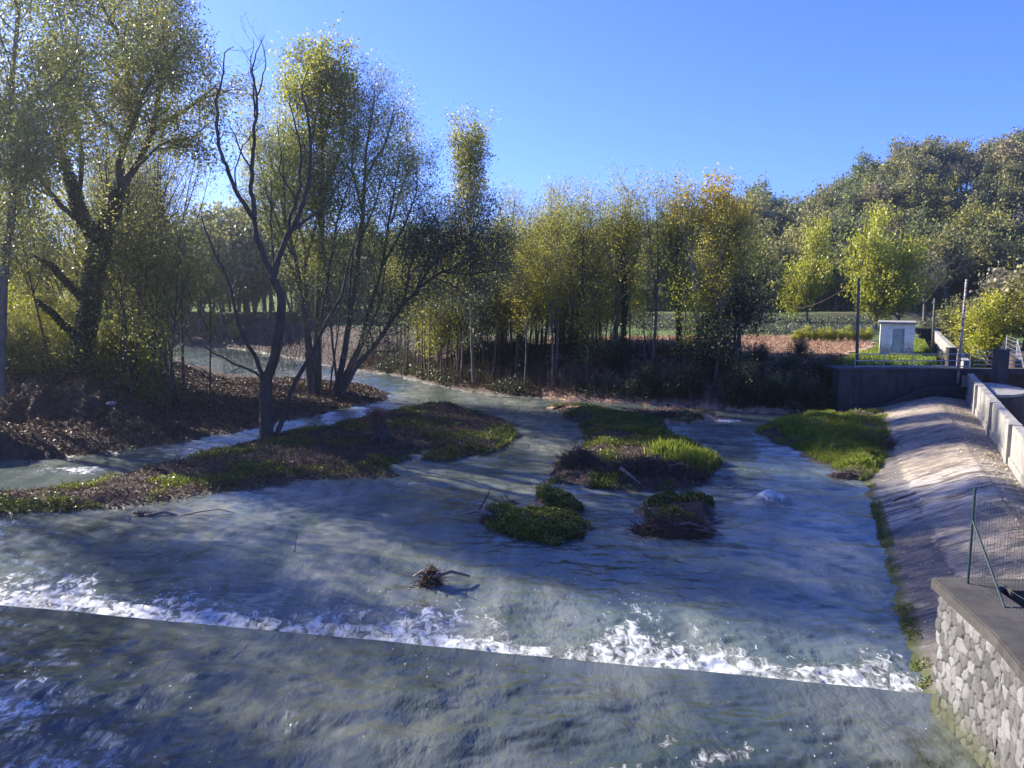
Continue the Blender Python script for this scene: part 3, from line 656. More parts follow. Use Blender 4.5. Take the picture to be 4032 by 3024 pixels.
def grow(limbs, rs, n1=10, L1=3., spread=.9, up1=.5, t0=.25, n2=5, L2=1.2, up2=.1, nl=40, sig=.3, lsize=.16, asp=.5, droop=0, leaf_from=.25, shape=None, minr=.008, den=None):
    """limbs: list of (points, radii). returns branch tubes and leaf positions"""
    polys = list(limbs); LP = []
    for pts, rad in limbs:
        q, L = resample(pts, 40); rr_ = np.interp(np.linspace(0, 1, 40), np.linspace(0, 1, len(rad)), rad)
        k1 = max(1, int(n1 * L / 10)); ph = rs.uniform(0, 6.28)
        for j in range(k1):
            tq = t0 + (1 - t0) * (j + rs.rand()) / k1; ii = min(int(tq * 39), 38); p = q[ii]; T = q[ii + 1] - q[ii]; T /= np.linalg.norm(T) + 1e-9
            ph += 2.4; ax = np.cross(T, [math.cos(ph), math.sin(ph), .2]); ax /= np.linalg.norm(ax) + 1e-9
            d = T * (1 - spread * .5) + ax * spread; d[2] += up1 * .4
            sc_ = shape(tq) if shape else 1.0; l1 = L1 * sc_ * rs.uniform(.6, 1.2)
            if l1 < .2: continue
            b = curve(p, d, l1, 5, rs, up1); r0 = min(rr_[ii] * .55, .012 + .014 * l1)
            polys.append((b, np.linspace(r0, max(minr, r0 * .3), 6)))
            for j2 in range(n2):
                t2 = leaf_from + (1 - leaf_from) * (j2 + rs.rand()) / n2; i2 = min(int(t2 * 5), 4); p2 = b[i2] + (b[i2 + 1] - b[i2]) * (t2 * 5 - i2)
                T2 = b[i2 + 1] - b[i2]; T2 = T2 / (np.linalg.norm(T2) + 1e-9); d2 = T2 * .6 + rs.normal(size=3) * .6
                l2 = L2 * rs.uniform(.5, 1.2) * min(1, .4 + sc_ * .6); b2 = curve(p2, d2, l2, 3, rs, up2)
                polys.append((b2, np.linspace(max(minr, r0 * .35), minr * .6, 4)))
                n_ = int(nl * rs.uniform(.3, 1.6) * (den(p2) if den else 1))
                if n_ > 0:
                    tt2 = rs.uniform(.1, 1.1, n_) * 3; i3 = np.minimum(tt2.astype(int), 2); base = b2[i3] + (b2[i3 + 1] - b2[i3]) * (tt2 - i3)[:, None]
                    off_ = rs.normal(size=(n_, 3)) * sig; off_[:, 2] -= droop * rs.rand(n_) * sig * 2; LP.append(base + off_)
    return polys, (np.concatenate(LP) if LP else np.zeros((0, 3)))
def taper(pts, r0, r1=.02): return (pts, np.linspace(r0, r1, len(pts)) if True else None)
def finish(name, label, cat, polys, leaves, leafmat, bmat, rs, lsize, asp=.5, droop=0, group=None, loc=None, extra=None):
    base = np.array(polys[0][0][0]) if loc is None else np.array(loc)
    V, F_ = tubes_np([(np.asarray(p) - base, r) for p, r in polys])
    t = thing(name, label, cat, tuple(base), 0, group)
    link('trunk', mesh_np('trunk', V, F_, bmat, True), t)
    if len(leaves):
        V, F_ = leaf_quads(leaves - base, lsize, rs, asp, droop); link('crown', mesh_np('crown', V, F_, leafmat), t)
    if extra is not None:
        V, F_ = leaf_quads(extra - base, .16, rs, .8, .5); link('ivy', mesh_np('ivy', V, F_, LM['ivy']), t)
    return t
def limb(px, Yd, r0, r1, rs, dep=0.0, amp=.25, base=None):
    """polyline traced in photo pixels at depth Yd; dep = how far its tip leans in depth"""
    pts = []
    for j, (a, b) in enumerate(px):
        f = j / max(len(px) - 1, 1); pts.append(P(a, b, Yd + dep * f))
    if base is not None: pts[0] = base
    q, L = resample(pts, max(8, int(len(px) * 3))); q[1:, :] += (fbm(np.arange(len(q))[1:, None] * .5 + rs.rand() * 99, np.arange(3)[None, :] * 7.7 + rs.rand() * 50, 2, 4) - .5) * amp
    return (q, np.linspace(1, 0, len(q)) ** .8 * (r0 - r1) + r1)
def ivy_on(lm, rs, n, t1=1.0, th=.12):
    pts, rad = lm; i_ = (rs.rand(n) * t1 * (len(pts) - 1.01)).astype(int); f = rs.rand(n)[:, None]
    c = pts[i_] * (1 - f) + pts[i_ + 1] * f; d = rs.normal(size=(n, 3)); d /= np.linalg.norm(d, axis=1, keepdims=True)
    return c + d * (np.asarray(rad)[i_][:, None] * 1.1 + th * rs.rand(n)[:, None] ** .7)

# ---------------------------------------------------------------- hero trees
rs = np.random.RandomState(11)
# big ivy-clad poplar, left
Yp = 54.0
tr = limb([(312, 1462), (318, 1400), (345, 1265), (371, 1066), (398, 955)], Yp, .55, .48, rs, 0, .1)
Ls = [tr,
 limb([(398, 965), (345, 895), (305, 800), (285, 735), (262, 660), (230, 560), (200, 430)], Yp, .40, .06, rs, -3),
 limb([(398, 965), (435, 860), (475, 740)], Yp, .42, .34, rs, .5),
 limb([(475, 740), (530, 660), (570, 590), (600, 520), (690, 460), (780, 400), (860, 330)], Yp, .30, .04, rs, 4),
 limb([(475, 740), (470, 640), (485, 570), (520, 500), (560, 370), (640, 260), (720, 170)], Yp, .28, .04, rs, -3),
 limb([(485, 570), (440, 500), (380, 450), (320, 380), (250, 300)], Yp, .18, .03, rs, -4),
 limb([(520, 500), (505, 350), (500, 230), (460, 120), (400, 20), (380, -120)], Yp, .2, .03, rs, -5),
 limb([(600, 520), (620, 380), (650, 200), (640, 50), (600, -120)], Yp, .2, .03, rs, 5),
 limb([(530, 660), (640, 560), (760, 540), (830, 480)], Yp, .12, .03, rs, 1),
 limb([(345, 895), (250, 820), (150, 700), (60, 560), (0, 400)], Yp, .2, .03, rs, -6),
 limb([(305, 800), (330, 640), (300, 500), (280, 300), (240, 100), (230, -80)], Yp, .18, .03, rs, -6),
 limb([(480, 600), (560, 300), (560, 100), (540, -80)], Yp, .14, .03, rs, 1)]
low = [limb([(318, 1166), (252, 1106), (199, 1040), (120, 1000)], Yp, .2, .06, rs, -1), limb([(300, 1330), (200, 1230), (146, 1186)], Yp, .14, .07, rs, -1), limb([(371, 1075), (424, 1040), (490, 1000)], Yp, .14, .04, rs, 1)]
polys, lv = grow(Ls[3:], rs, n1=16, L1=3.0, n2=6, L2=1.4, nl=95, sig=.5, up1=.4)
p2, l2 = grow([Ls[1]] + low[:1], rs, n1=7, L1=2.2, n2=4, L2=1.0, nl=40, sig=.35, t0=.45)
iv = np.concatenate([ivy_on(tr, rs, 9000, 1, .25), ivy_on(Ls[1], rs, 3500, .65, .18), ivy_on(Ls[2], rs, 3500, 1, .2), ivy_on(low[0], rs, 1200, .8, .12), ivy_on(low[1], rs, 1500, 1, .15)])
finish('poplar_tree', 'tall broad poplar with ivy clad forked trunk on the left bank', 'tree', [tr, Ls[2]] + low + polys + p2, np.concatenate([lv, l2]), LM['poplar'], BKD, rs, .155, .75, extra=iv)
# left edge poplar
Yp = 45.0
tr = limb([(0, 1560), (5, 1300), (20, 1060), (40, 862), (53, 597), (46, 331), (70, 100), (80, -200)], Yp, .30, .05, rs, 0, .15)
Ls = [tr, limb([(-100, 740), (0, 692), (120, 620), (210, 540)], Yp, .12, .03, rs, 0), limb([(53, 500), (150, 380), (260, 300), (340, 150)], Yp, .12, .02, rs, -2),
      limb([(46, 700), (-60, 560), (-200, 350), (-260, 100)], Yp, .14, .03, rs, 2), limb([(53, 540), (140, 460), (240, 420), (330, 420)], Yp, .09, .02, rs, 1),
      limb([(40, 800), (130, 640), (180, 520)], Yp, .08, .02, rs, -2)]
polys, lv = grow(Ls, rs, n1=15, L1=2.8, n2=6, L2=1.3, nl=78, sig=.48, t0=.3)
finish('poplar_tree', 'slim leafy poplar cut off by the left edge of the picture', 'tree', polys, lv, LM['poplar'], BK, rs, .145, .75)

# bare forked tree on the gravel island
Yb = 47.0
gzb = gz1(*G(1048, 1722)); 
B = lambda z: [(700 + a / 1.659, 100 + b / 1.659) for a, b in z]
C = lambda z: [(800 + a / 1.843, 1100 + b / 1.843) for a, b in z]
tr = limb(C([(462, 1195), (455, 1000), (455, 850), (460, 720)]), Yb, .48, .36, rs, 0, .05)
mid = limb(C([(460, 720), (520, 560), (560, 350), (570, 150), (540, 50), (505, -10)]) , Yb, .33, .24, rs, 0, .1)
L_ = [tr, mid,
 limb(C([(460, 730), (370, 560), (300, 430), (245, 280), (200, 60), (150, -60)]) + [(830, 960), (790, 850)], Yb, .14, .03, rs, -2),
 limb([(1074, 1095)] + B([(560, 1500), (520, 1380), (500, 1260), (400, 1120), (350, 1000), (300, 880), (265, 760), (255, 600), (250, 520), (280, 370), (310, 200), (315, 160), (370, 140)]), Yb, .19, .02, rs, 1),
 limb(B([(500, 1260), (487, 1100), (478, 950), (500, 750), (510, 600), (520, 450), (505, 350), (480, 270), (520, 170), (570, 70)]), Yb, .15, .012, rs, -1),
 limb(B([(510, 620), (497, 480), (490, 350), (475, 230), (500, 90)]), Yb, .06, .01, rs, 1),
 limb(B([(520, 460), (545, 370), (575, 260), (565, 160), (530, 60)]), Yb, .05, .01, rs, -1),
 limb(B([(475, 950), (410, 820), (380, 740), (330, 610)]), Yb, .07, .015, rs, 1),
 limb(B([(390, 1120), (370, 950), (420, 800), (500, 700), (600, 620)]), Yb, .05, .012, rs, -2),
 limb([(1074, 1095)] + B([(650, 1540), (720, 1360), (790, 1260), (830, 1150), (850, 1050), (865, 850), (860, 650), (850, 580), (810, 460), (815, 380), (850, 280)]), Yb, .2, .015, rs, 1.5),
 limb(B([(720, 1360), (750, 1220), (800, 1060), (800, 800), (770, 680), (740, 540), (730, 420)]), Yb, .11, .012, rs, -1.5),
 limb(B([(860, 900), (900, 620), (930, 420), (925, 330)]), Yb, .05, .012, rs, 2),
 limb(B([(720, 1360), (830, 1280), (940, 1190), (1020, 1080), (1100, 920), (1160, 790)]), Yb, .1, .012, rs, 3),
 limb(B([(770, 1140), (700, 1020), (650, 950), (700, 780)]), Yb, .06, .012, rs, -1),
 limb(B([(630, 1600), (610, 1400), (600, 1200), (610, 1000)]), Yb, .07, .02, rs, 2),
 limb(C([(450, 740), (400, 690), (300, 645), (150, 580), (0, 485), (-120, 440)]), Yb, .1, .02, rs, -3),
 limb(C([(505, 1185), (560, 1060), (610, 900), (680, 720), (790, 540), (900, 300), (1000, 130)]) + B([(1130, 1500), (1190, 1330), (1220, 1180)]), Yb, .18, .03, rs, 3, .1)]
polys, lv = grow(L_[2:], rs, n1=7, L1=1.5, n2=4, L2=.8, nl=1.2, sig=.15, up1=.7, t0=.35, minr=.006)
# tangle of thin hanging twigs round the fork
tw = []
c0 = np.array(P(1100, 1310, Yb))
for j in range(420):
    p = c0 + rs.normal(size=3) * [2.2, 1.2, 1.0]; tw.append((curve(p, [rs.normal() * .5, rs.normal() * .5, -.8], rs.uniform(.8, 3.0), 5, rs, -.8, .25), np.linspace(.012, .005, 6)))
hl = [ (c0 + rs.normal(size=3) * [2.6, 1.2, 1.8]) for j in range(1600)]
finish('willow_tree', 'half bare willow with grey forked limbs standing on the gravel island', 'tree', [tr, mid] + polys + tw, np.concatenate([lv, np.array(hl)]), LM['darkwillow'], BKD, rs, .13, .4)

# group of tall willows / poplar behind it
Yw = 66.0
def multi(name, label, stems, leafm, n1, L1, nl, sig, ls, asp, t0, up=.4, spread=.8, n2=6, bm=BK, L2=1.3, droop=0, den=None):
    polys, lv = grow(stems, rs, n1=n1, L1=L1, n2=n2, L2=L2, nl=nl, sig=sig, t0=t0, up1=up, spread=spread, droop=droop, den=den)
    return finish(name, label, 'tree', polys, lv, LM[leafm], bm, rs, ls, asp, droop)
multi('poplar_tree', 'tallest poplar of the river clump, golden yellow near its top', [
  limb([(1245, 1548), (1250, 1300), (1262, 1000), (1270, 760), (1265, 500), (1260, 300), (1262, 190)], Yw, .42, .04, rs, 0),
  limb([(1262, 900), (1220, 700), (1180, 500), (1165, 350)], Yw, .16, .03, rs, -2), limb([(1265, 800), (1340, 600), (1360, 420), (1345, 300)], Yw, .16, .03, rs, 2),
  limb([(1262, 1000), (1160, 800), (1100, 600)], Yw, .14, .03, rs, 2), limb([(1265, 620), (1300, 450), (1310, 260)], Yw, .1, .03, rs, -2), limb([(1265, 600), (1215, 420), (1215, 240)], Yw, .1, .03, rs, 1)],
  'yellow', 15, 2.6, 50, .45, .2, .75, .35)
multi('willow_tree', 'pale olive willow spreading left of the tall golden poplar', [
  limb([(1150, 1000), (1060, 800), (1010, 600)], Yw - 3, .12, .03, rs, -1), limb([(1120, 900), (1120, 700), (1090, 480)], Yw - 3, .1, .03, rs, -1),
  limb([(1225, 1550), (1210, 1300), (1170, 1050), (1120, 850), (1070, 650), (1060, 520)], Yw - 2, .3, .03, rs, -1),
  limb([(1210, 1250), (1200, 1000), (1160, 800), (1150, 560)], Yw - 2, .2, .03, rs, 2), limb([(1170, 1100), (1090, 950), (1030, 800), (1015, 700)], Yw - 2, .16, .03, rs, -2),
  limb([(1200, 1050), (1260, 800), (1240, 600)], Yw - 2, .15, .03, rs, -1), limb([(1235, 1500), (1280, 1150), (1330, 850), (1400, 650)], Yw - 2, .2, .03, rs, 0), limb([(1290, 1100), (1250, 850), (1300, 650), (1320, 560)], Yw - 2, .12, .03, rs, 2)],
  'willow', 14, 2.9, 62, .48, .2, .35, .4, droop=.4)
multi('willow_tree', 'rounded grey green willow at the right side of the river clump', [
  limb([(1320, 1556), (1360, 1350), (1400, 1100), (1430, 850), (1440, 600), (1470, 420), (1480, 340)], Yw - 1, .32, .03, rs, 1),
  limb([(1335, 1540), (1420, 1350), (1490, 1100), (1540, 850), (1570, 650)], Yw - 1, .24, .03, rs, -1), limb([(1430, 850), (1380, 650), (1400, 450)], Yw - 1, .13, .03, rs, 1),
  limb([(1440, 700), (1520, 560), (1550, 450)], Yw - 1, .12, .03, rs, 2), limb([(1500, 1050), (1590, 900), (1640, 760), (1640, 650)], Yw - 1, .12, .03, rs, -2), limb([(1540, 880), (1610, 640), (1600, 540)], Yw - 1, .1, .03, rs, 3),
  limb([(1400, 1000), (1480, 800), (1520, 640)], Yw - 1, .1, .03, rs, 0)],
  'willow', 15, 2.7, 62, .45, .19, .35, .42, droop=.4)
multi('willow_tree', 'dark leaning willow arching right from the tip of the left bank', [
  limb([(1340, 1560), (1400, 1450), (1500, 1330), (1580, 1210), (1640, 1140), (1740, 1070), (1850, 1030)], 63.5, .28, .03, rs, 0),
  limb([(1580, 1210), (1620, 1050), (1640, 930)], 63.5, .14, .03, rs, -1), limb([(1640, 1140), (1740, 980), (1800, 860)], 63.5, .14, .03, rs, 2), limb([(1740, 1070), (1860, 1080), (1960, 1060)], 63.5, .1, .02, rs, -1), limb([(1740, 1000), (1880, 900), (1950, 900)], 63.5, .1, .02, rs, -1),
  limb([(1700, 1090), (1780, 1120), (1850, 1180)], 63.5, .08, .02, rs, 1), limb([(1640, 1140), (1690, 1000), (1700, 880)], 63.5, .1, .02, rs, -2), limb([(1860, 1040), (1930, 980), (1990, 1000)], 63.5, .07, .02, rs, 1)],
  'darkwillow', 20, 2.8, 90, .5, .2, .35, .25, droop=.4)
multi('willow_tree', 'several thin dark willow stems leaning out over the water', [
  limb([(1325, 1560), (1350, 1400), (1375, 1200), (1390, 1000), (1400, 900)], 62.5, .14, .03, rs, 1), limb([(1330, 1555), (1310, 1350), (1290, 1150), (1300, 1000)], 62.5, .12, .03, rs, -1),
  limb([(1335, 1558), (1440, 1330), (1500, 1180), (1520, 1000)], 62.5, .12, .02, rs, 1), limb([(1240, 1550), (1225, 1350), (1200, 1200), (1150, 1050)], 62.5, .14, .02, rs, 1), limb([(1300, 1540), (1340, 1250), (1330, 1060)], 62.5, .08, .02, rs, 2)],
  'darkwillow', 10, 2.0, 16, .4, .19, .35, .4, bm=BKD)
multi('poplar_tree', 'lone tall slender poplar rising above the middle of the tree line', [
  limb([(1865, 1505), (1856, 1300), (1852, 1080), (1852, 850), (1850, 680), (1852, 560)], 67, .17, .03, rs, 0, .06)],
  'yellow', 50, 2.9, 20, .34, .16, .75, .5, .8, .85, bm=BK, n2=5, L2=.9, den=lambda p: .45 + 1.5 * sst(15, 20, p[2]))
multi('poplar_tree', 'white trunked poplar with sparse golden leaves in the tree line', [
  limb([(2760, 1470), (2745, 1250), (2722, 1050), (2718, 900), (2705, 770)], 64, .17, .03, rs, 0, .06), limb([(2722, 1000), (2760, 880), (2775, 780)], 64, .08, .02, rs, 1), limb([(2724, 1010), (2680, 900), (2670, 800)], 64, .07, .02, rs, -1)],
  'gold', 14, 1.6, 7, .3, .2, .75, .35, .9, .5, bm=BKW)
multi('poplar_tree', 'pale trunked poplar with orange gold leaves at the tree line end', [
  limb([(2740, 1500), (2790, 1300), (2822, 1100), (2832, 980), (2840, 860), (2850, 760)], 65, .19, .03, rs, 0, .06), limb([(2822, 1050), (2880, 940), (2910, 860)], 65, .1, .02, rs, 1), limb([(2828, 1020), (2790, 900), (2800, 800)], 65, .08, .02, rs, -1)],
  'gold', 22, 1.8, 22, .32, .2, .75, .3, .9, .5, bm=BKW)

# ---------------------------------------------------------------- generic tree templates
def stem_tree(H, r, rs, fork=2, lean=.05, crown=.4):
    limbs = []; base = curve((0, 0, 0), (rs.normal() * lean, rs.normal() * lean, 1), H, 8, rs, .3, .035)
    limbs.append((base, np.linspace(r, r * .15, 9)))
    for j in range(fork):
        i_ = rs.randint(3, 6); d = np.array([rs.normal() * .35, rs.normal() * .35, 1.]); limbs.append((curve(base[i_], d, H * (1 - i_ / 8) * rs.uniform(.75, 1), 6, rs, .3, .05), np.linspace(r * .5, r * .1, 7)))
    return limbs
def broad_tree(H, r, rs, W, hf=None):
    limbs = []; ht = H * (hf * rs.uniform(.8, 1.2) if hf else rs.uniform(.3, .42)); tr = curve((0, 0, 0), (rs.normal() * .06, rs.normal() * .06, 1), ht, 5, rs, .2, .04); limbs.append((tr, np.linspace(r, r * .7, 6)))
    n = rs.randint(5, 8)
    for j in range(n):
        a = j * 6.283 / n + rs.rand(); el = rs.uniform(.5, 1.3); d = (math.cos(a) * math.cos(el), math.sin(a) * math.cos(el), math.sin(el) + .1)
        L = rs.uniform(.8, 1.1) * (math.hypot(W * math.cos(el), (H - ht) * math.sin(el))) * .85
        limbs.append((curve(tr[-1 - (j % 2)], d, L, 7, rs, .35, .09), np.linspace(r * .45, r * .08, 8)))
    limbs.append((curve(tr[-1], (0, 0, 1), (H - ht) * .85, 7, rs, .3, .06), np.linspace(r * .6, r * .08, 8)))
    return limbs
TPL = {}
def template(key, kind, n, seed, **kw):
    out = []
    for j in range(n):
        r_ = np.random.RandomState(seed + j)
        if kind == 'stem':
            H = kw['H'] * r_.uniform(.88, 1.12); lm = stem_tree(H, kw['r'] * r_.uniform(.8, 1.2), r_, kw.get('fork', 2), kw.get('lean', .05))
        else:
            H = kw['H'] * r_.uniform(.88, 1.12); lm = broad_tree(H, kw['r'], r_, kw['W'], kw.get('hf'))
        g = dict(kw.get('g', {})); lm2 = lm if kind == 'stem' else lm[1:]
        polys, lv = grow(lm2, r_, **g)
        if kind != 'stem': polys = [lm[0]] + polys
        V, F_ = tubes_np(polys, kw.get('sides', 6)); tm = mesh_np('trunk_' + key, V, F_, kw.get('bm', BK), True)
        cm = None
        if len(lv):
            V, F_ = leaf_quads(lv, kw['ls'], r_, kw.get('asp', .6)); cm = mesh_np('crown_' + key, V, F_, LM[kw['lm']])
        im = None
        if kw.get('ivy') and j % 2 == 0:
            e = ivy_on(lm[0], r_, 2600, .6, .22); V, F_ = leaf_quads(e, .17, r_, .8, .5); im = mesh_np('ivy_' + key, V, F_, LM['ivy'])
        out.append((tm, cm, im, H))
    TPL[key] = out
G1 = dict(n1=15, L1=2.4, n2=5, L2=1.2, nl=24, sig=.42, t0=.42, up1=.5)
template('locust', 'stem', 5, 100, H=15.5, r=.17, lm='yellow', ls=.15, g=G1, fork=2)
template('locust_ivy', 'stem', 3, 140, H=15, r=.19, lm='yellow', ls=.15, g=dict(G1, nl=22), fork=2, ivy=True, bm=BKD)
template('locust_olive', 'stem', 4, 170, H=14, r=.15, lm='olive', ls=.15, g=dict(G1, nl=22), fork=3)
template('locust_low', 'stem', 4, 190, H=9, r=.10, lm='lime', ls=.2, g=dict(G1, t0=.25, nl=18, L1=1.9, n1=14), fork=2)
template('sapling', 'stem', 5, 210, H=12, r=.09, lm='olive', ls=.19, g=dict(G1, t0=.3, nl=9, L1=1.7), fork=2, lean=.12, bm=BKD)
template('thin', 'stem', 4, 240, H=9, r=.07, lm='darkwillow', ls=.2, g=dict(G1, t0=.3, nl=5, L1=1.4, n1=14), fork=2, lean=.12, bm=BKD)
template('bare', 'stem', 2, 260, H=12, r=.12, lm='hill5', ls=.2, g=dict(G1, t0=.3, nl=.6, L1=2.4, n1=20, n2=6, up1=.9), fork=4, bm=BK)
template('offleaf', 'stem', 3, 280, H=23, r=.3, lm='poplar', ls=.24, g=dict(n1=12, L1=3.4, n2=6, L2=1.5, nl=36, sig=.5, t0=.3, up1=.5), fork=4)
GH = dict(n1=9, L1=2.9, n2=6, L2=1.5, nl=16, sig=.6, t0=.25, up1=.35, minr=.03)
for kx, lm_, sdd in (('h1', 'hill1', 300), ('h2', 'hill2', 310), ('h3', 'hill3', 320), ('h4', 'hill4', 330), ('h5', 'hill5', 340)):
    template(kx, 'broad', 3, sdd, H=14, r=.3, W=5.2, lm=lm_, ls=.52, asp=.75, g=GH if kx != 'h5' else dict(GH, nl=8), sides=5)
template('hbare', 'broad', 2, 350, H=13, r=.28, W=4.5, lm='hill5', ls=.4, g=dict(GH, nl=.8, n1=16, n2=9, up1=.7, minr=.022), bm=BK)
template('lime', 'broad', 2, 360, hf=.13, H=11, r=.2, W=3.2, lm='lime', ls=.3, asp=.6, g=dict(n1=13, L1=1.9, n2=6, L2=1.1, nl=26, sig=.4, t0=.1, up1=.4))
template('mid', 'broad', 3, 370, hf=.16, H=10, r=.22, W=4.2, lm='hill4', ls=.32, asp=.6, g=dict(n1=12, L1=2.3, n2=6, L2=1.2, nl=24, sig=.45, t0=.1, up1=.3))
template('darkbush', 'broad', 3, 380, H=6.5, r=.14, W=3.6, lm='bramble', ls=.24, asp=.6, g=dict(n1=18, L1=1.9, n2=6, L2=1.0, nl=34, sig=.42, t0=.05, up1=.1), bm=BKD)
def plant(key, j, x, y, z, rz, s_, name, label, cat, group, sz_=None):
    tm, cm, im, H = TPL[key][j % len(TPL[key])]
    t = thing(name, label, cat, (x, y, z), rz, group); t.scale = (s_, s_, sz_ or s_)
    link('trunk', tm, t)
    if cm: link('crown', cm, t)
    if im: link('ivy', im, t)
    return t

# ---------------------------------------------------------------- placing trees
rs = np.random.RandomState(5)
def bankY(px):                                    # depth of the far waterline at this photo column
    qs = [(390, 742), (520, 755), (640, 775), (740, 797), (860, 812), (960, 838), (1100, 856), (1300, 868), (1450, 878), (1620, 890), (1760, 893)]
    return float(np.interp(px, [a * Q for a, b in qs], [G(a * Q, b * Q)[1] for a, b in qs]))
COLS = [(1700, 'left of the lone slender poplar'), (1950, 'beside the lone slender poplar'), (2200, 'in the left part of the tree line'), (2450, 'mid tree line'), (2700, 'right of mid tree line'), (3100, 'at the tree line right end')]
def where(px):
    for a, s_ in COLS:
        if px < a: return s_
    return 'beyond the tree line'
KND = {'locust': 'yellow green locust with thin bare trunk', 'locust_ivy': 'locust tree with ivy round its dark trunk', 'locust_olive': 'olive forked tree',
       'locust_low': 'bright lime leaved young tree', 'sapling': 'thin olive leaved sapling', 'thin': 'short thin dark stemmed sapling'}
for j in range(86):
    px = 1560 + (2960 - 1560) * ((j * .618034) % 1.0); dpt = [2.5, 5, 8, 11, 14][j % 5] + rs.uniform(-1, 1.5)
    Yb_ = bankY(px) + dpt; x = (px - 2016) / FPX * Yb_; z = gz1(x, Yb_)
    key = ['locust', 'locust_olive', 'locust', 'locust_ivy', 'locust', 'locust_low', 'thin', 'locust_olive'][j % 8]
    if px > 2780 and j % 2: continue
    if px > 2450 and dpt > 8: continue
    s_ = rs.uniform(.85, 1.12) * (np.interp(px, [1560, 1900, 2250, 2600, 2960], [.72, .8, .86, .9, .72]) if key not in ('thin',) else 1)
    plant(key, j, x, Yb_, z - .1, rs.uniform(0, 6.28), s_, 'locust_tree' if 'locust' in key else 'sapling', KND[key] + ' ' + where(px), 'tree', 'trees of the far bank tree line')
# thin trunks close to the water on the far bank
for j, (px, py) in enumerate([(1660, 1480), (1690, 1490), (1740, 1500), (1800, 1500), (1960, 1505), (2060, 1500), (2080, 1500), (2290, 1500), (2310, 1490), (1600, 1460), (1530, 1450), (2440, 1520)]):
    x, y = G(px, py + 8, .3); plant('thin' if j % 3 else 'sapling', j, x, y, gz1(x, y) - .1, rs.uniform(0, 6), rs.uniform(.8, 1.05), 'sapling', 'slender sapling at the water edge ' + where(px), 'tree', 'saplings at the far water edge')
# left bank wood: saplings behind the ivy clad poplar
for j in range(46):
    px = -150 + 1150 * ((j * .618034 + .3) % 1.0); Yd = 55 + 20 * ((j * .37) % 1.0)
    if px > 640 and Yd < 62: Yd += 6
    x = (px - 2016) / FPX * Yd
    if sdist(L_BANK, np.array([x]), np.array([Yd]))[0] < 1: continue
    if px > 640 and Yd > 66: continue
    if px > 655 and j % 5: continue
    key = ['sapling', 'locust_olive', 'sapling', 'locust', 'sapling', 'locust_low'][j % 6]
    lab = {'sapling': 'thin leaning sapling with sparse olive leaves', 'locust_olive': 'olive leaved forked tree', 'locust': 'yellow green tree', 'locust_low': 'lime leaved young tree'}[key]
    wh = 'at the far left of the left bank wood' if px < 150 else ('behind the ivy clad poplar' if px < 480 else ('right of the ivy clad poplar' if px < 700 else 'near the river bend on the left bank'))
    plant(key, j, x, Yd, gz1(x, Yd) - .1, rs.uniform(0, 6.28), rs.uniform(.85, 1.15), 'sapling' if key == 'sapling' else 'wood_tree', lab + ' ' + wh, 'tree', 'trees of the left bank wood')
template('tallsap', 'stem', 5, 420, H=19, r=.13, lm='olive', ls=.16, g=dict(G1, t0=.4, nl=5, L1=1.9, n1=13), fork=4, lean=.1, bm=BKD)
for j in range(22):
    px = 430 + 240 * ((j * .618034 + .2) % 1.0); Yd = 57 + 24 * ((j * .41) % 1.0); x = (px - 2016) / FPX * Yd
    if sdist(L_BANK, np.array([x]), np.array([Yd]))[0] < 1: continue
    plant('tallsap', j, x, Yd, gz1(x, Yd) - .1, rs.uniform(0, 6.28), rs.uniform(.85, 1.15), 'wood_tree', 'tall thin many branched tree with sparse olive leaves right of the ivy clad poplar', 'tree', 'tall thin trees of the left bank wood')
for j in range(16):
    px = 660 + 420 * ((j * .618034 + .5) % 1.0); Yd = 134 + 14 * ((j * .37) % 1.0); x = (px - 2016) / FPX * Yd
    plant(['h1', 'h4', 'h3'][j % 3], j, x, Yd, gz1(x, Yd) - .2, rs.uniform(0, 6.28), rs.uniform(1.05, 1.35), 'distant_tree', ['tall dull olive', 'tall yellow olive', 'tall dark green'][j % 3] + ' tree across the bend behind the bare willow', 'tree', 'tall trees across the river bend')
# front saplings on the left bank slope (dark thin stems)
for j, (px, py, s_) in enumerate([(640, 1540, 1.2), (705, 1470, .9), (560, 1480, 1.1), (610, 1450, 1.15), (500, 1450, 1.2), (450, 1450, 1.1), (530, 1445, 1.0), (420, 1460, 1.0)]):
    Yd = 53 + (j % 4) * 1.5; x = (px - 2016) / FPX * Yd
    plant('sapling', j, x, Yd, gz1(x, Yd) - .1, rs.uniform(0, 6), s_, 'sapling', 'dark slender sapling on the brown slope right of the ivy clad trunk', 'tree', 'saplings on the brown slope')
for j in range(26):
    px = 1650 + (2480 - 1650) * ((j * .618034 + .2) % 1.0); Yd = 76 + 14 * ((j * .41) % 1.0); x = (px - 2016) / FPX * Yd
    if px > 2860: Yd = 72
    key = ['locust_low', 'mid', 'locust_low'][j % 3]; lab = {'locust_low': 'lime leaved young tree', 'mid': 'golden olive low tree', 'darkbush': 'dark bush'}[key] + ' filling the gaps ' + where(px)
    plant(key, j, x, Yd, gz1(x, Yd) - .2, rs.uniform(0, 6.28), rs.uniform(.75, 1.0) if key != 'darkbush' else .6, 'understory_tree', lab, 'tree', 'understory behind the tree line')
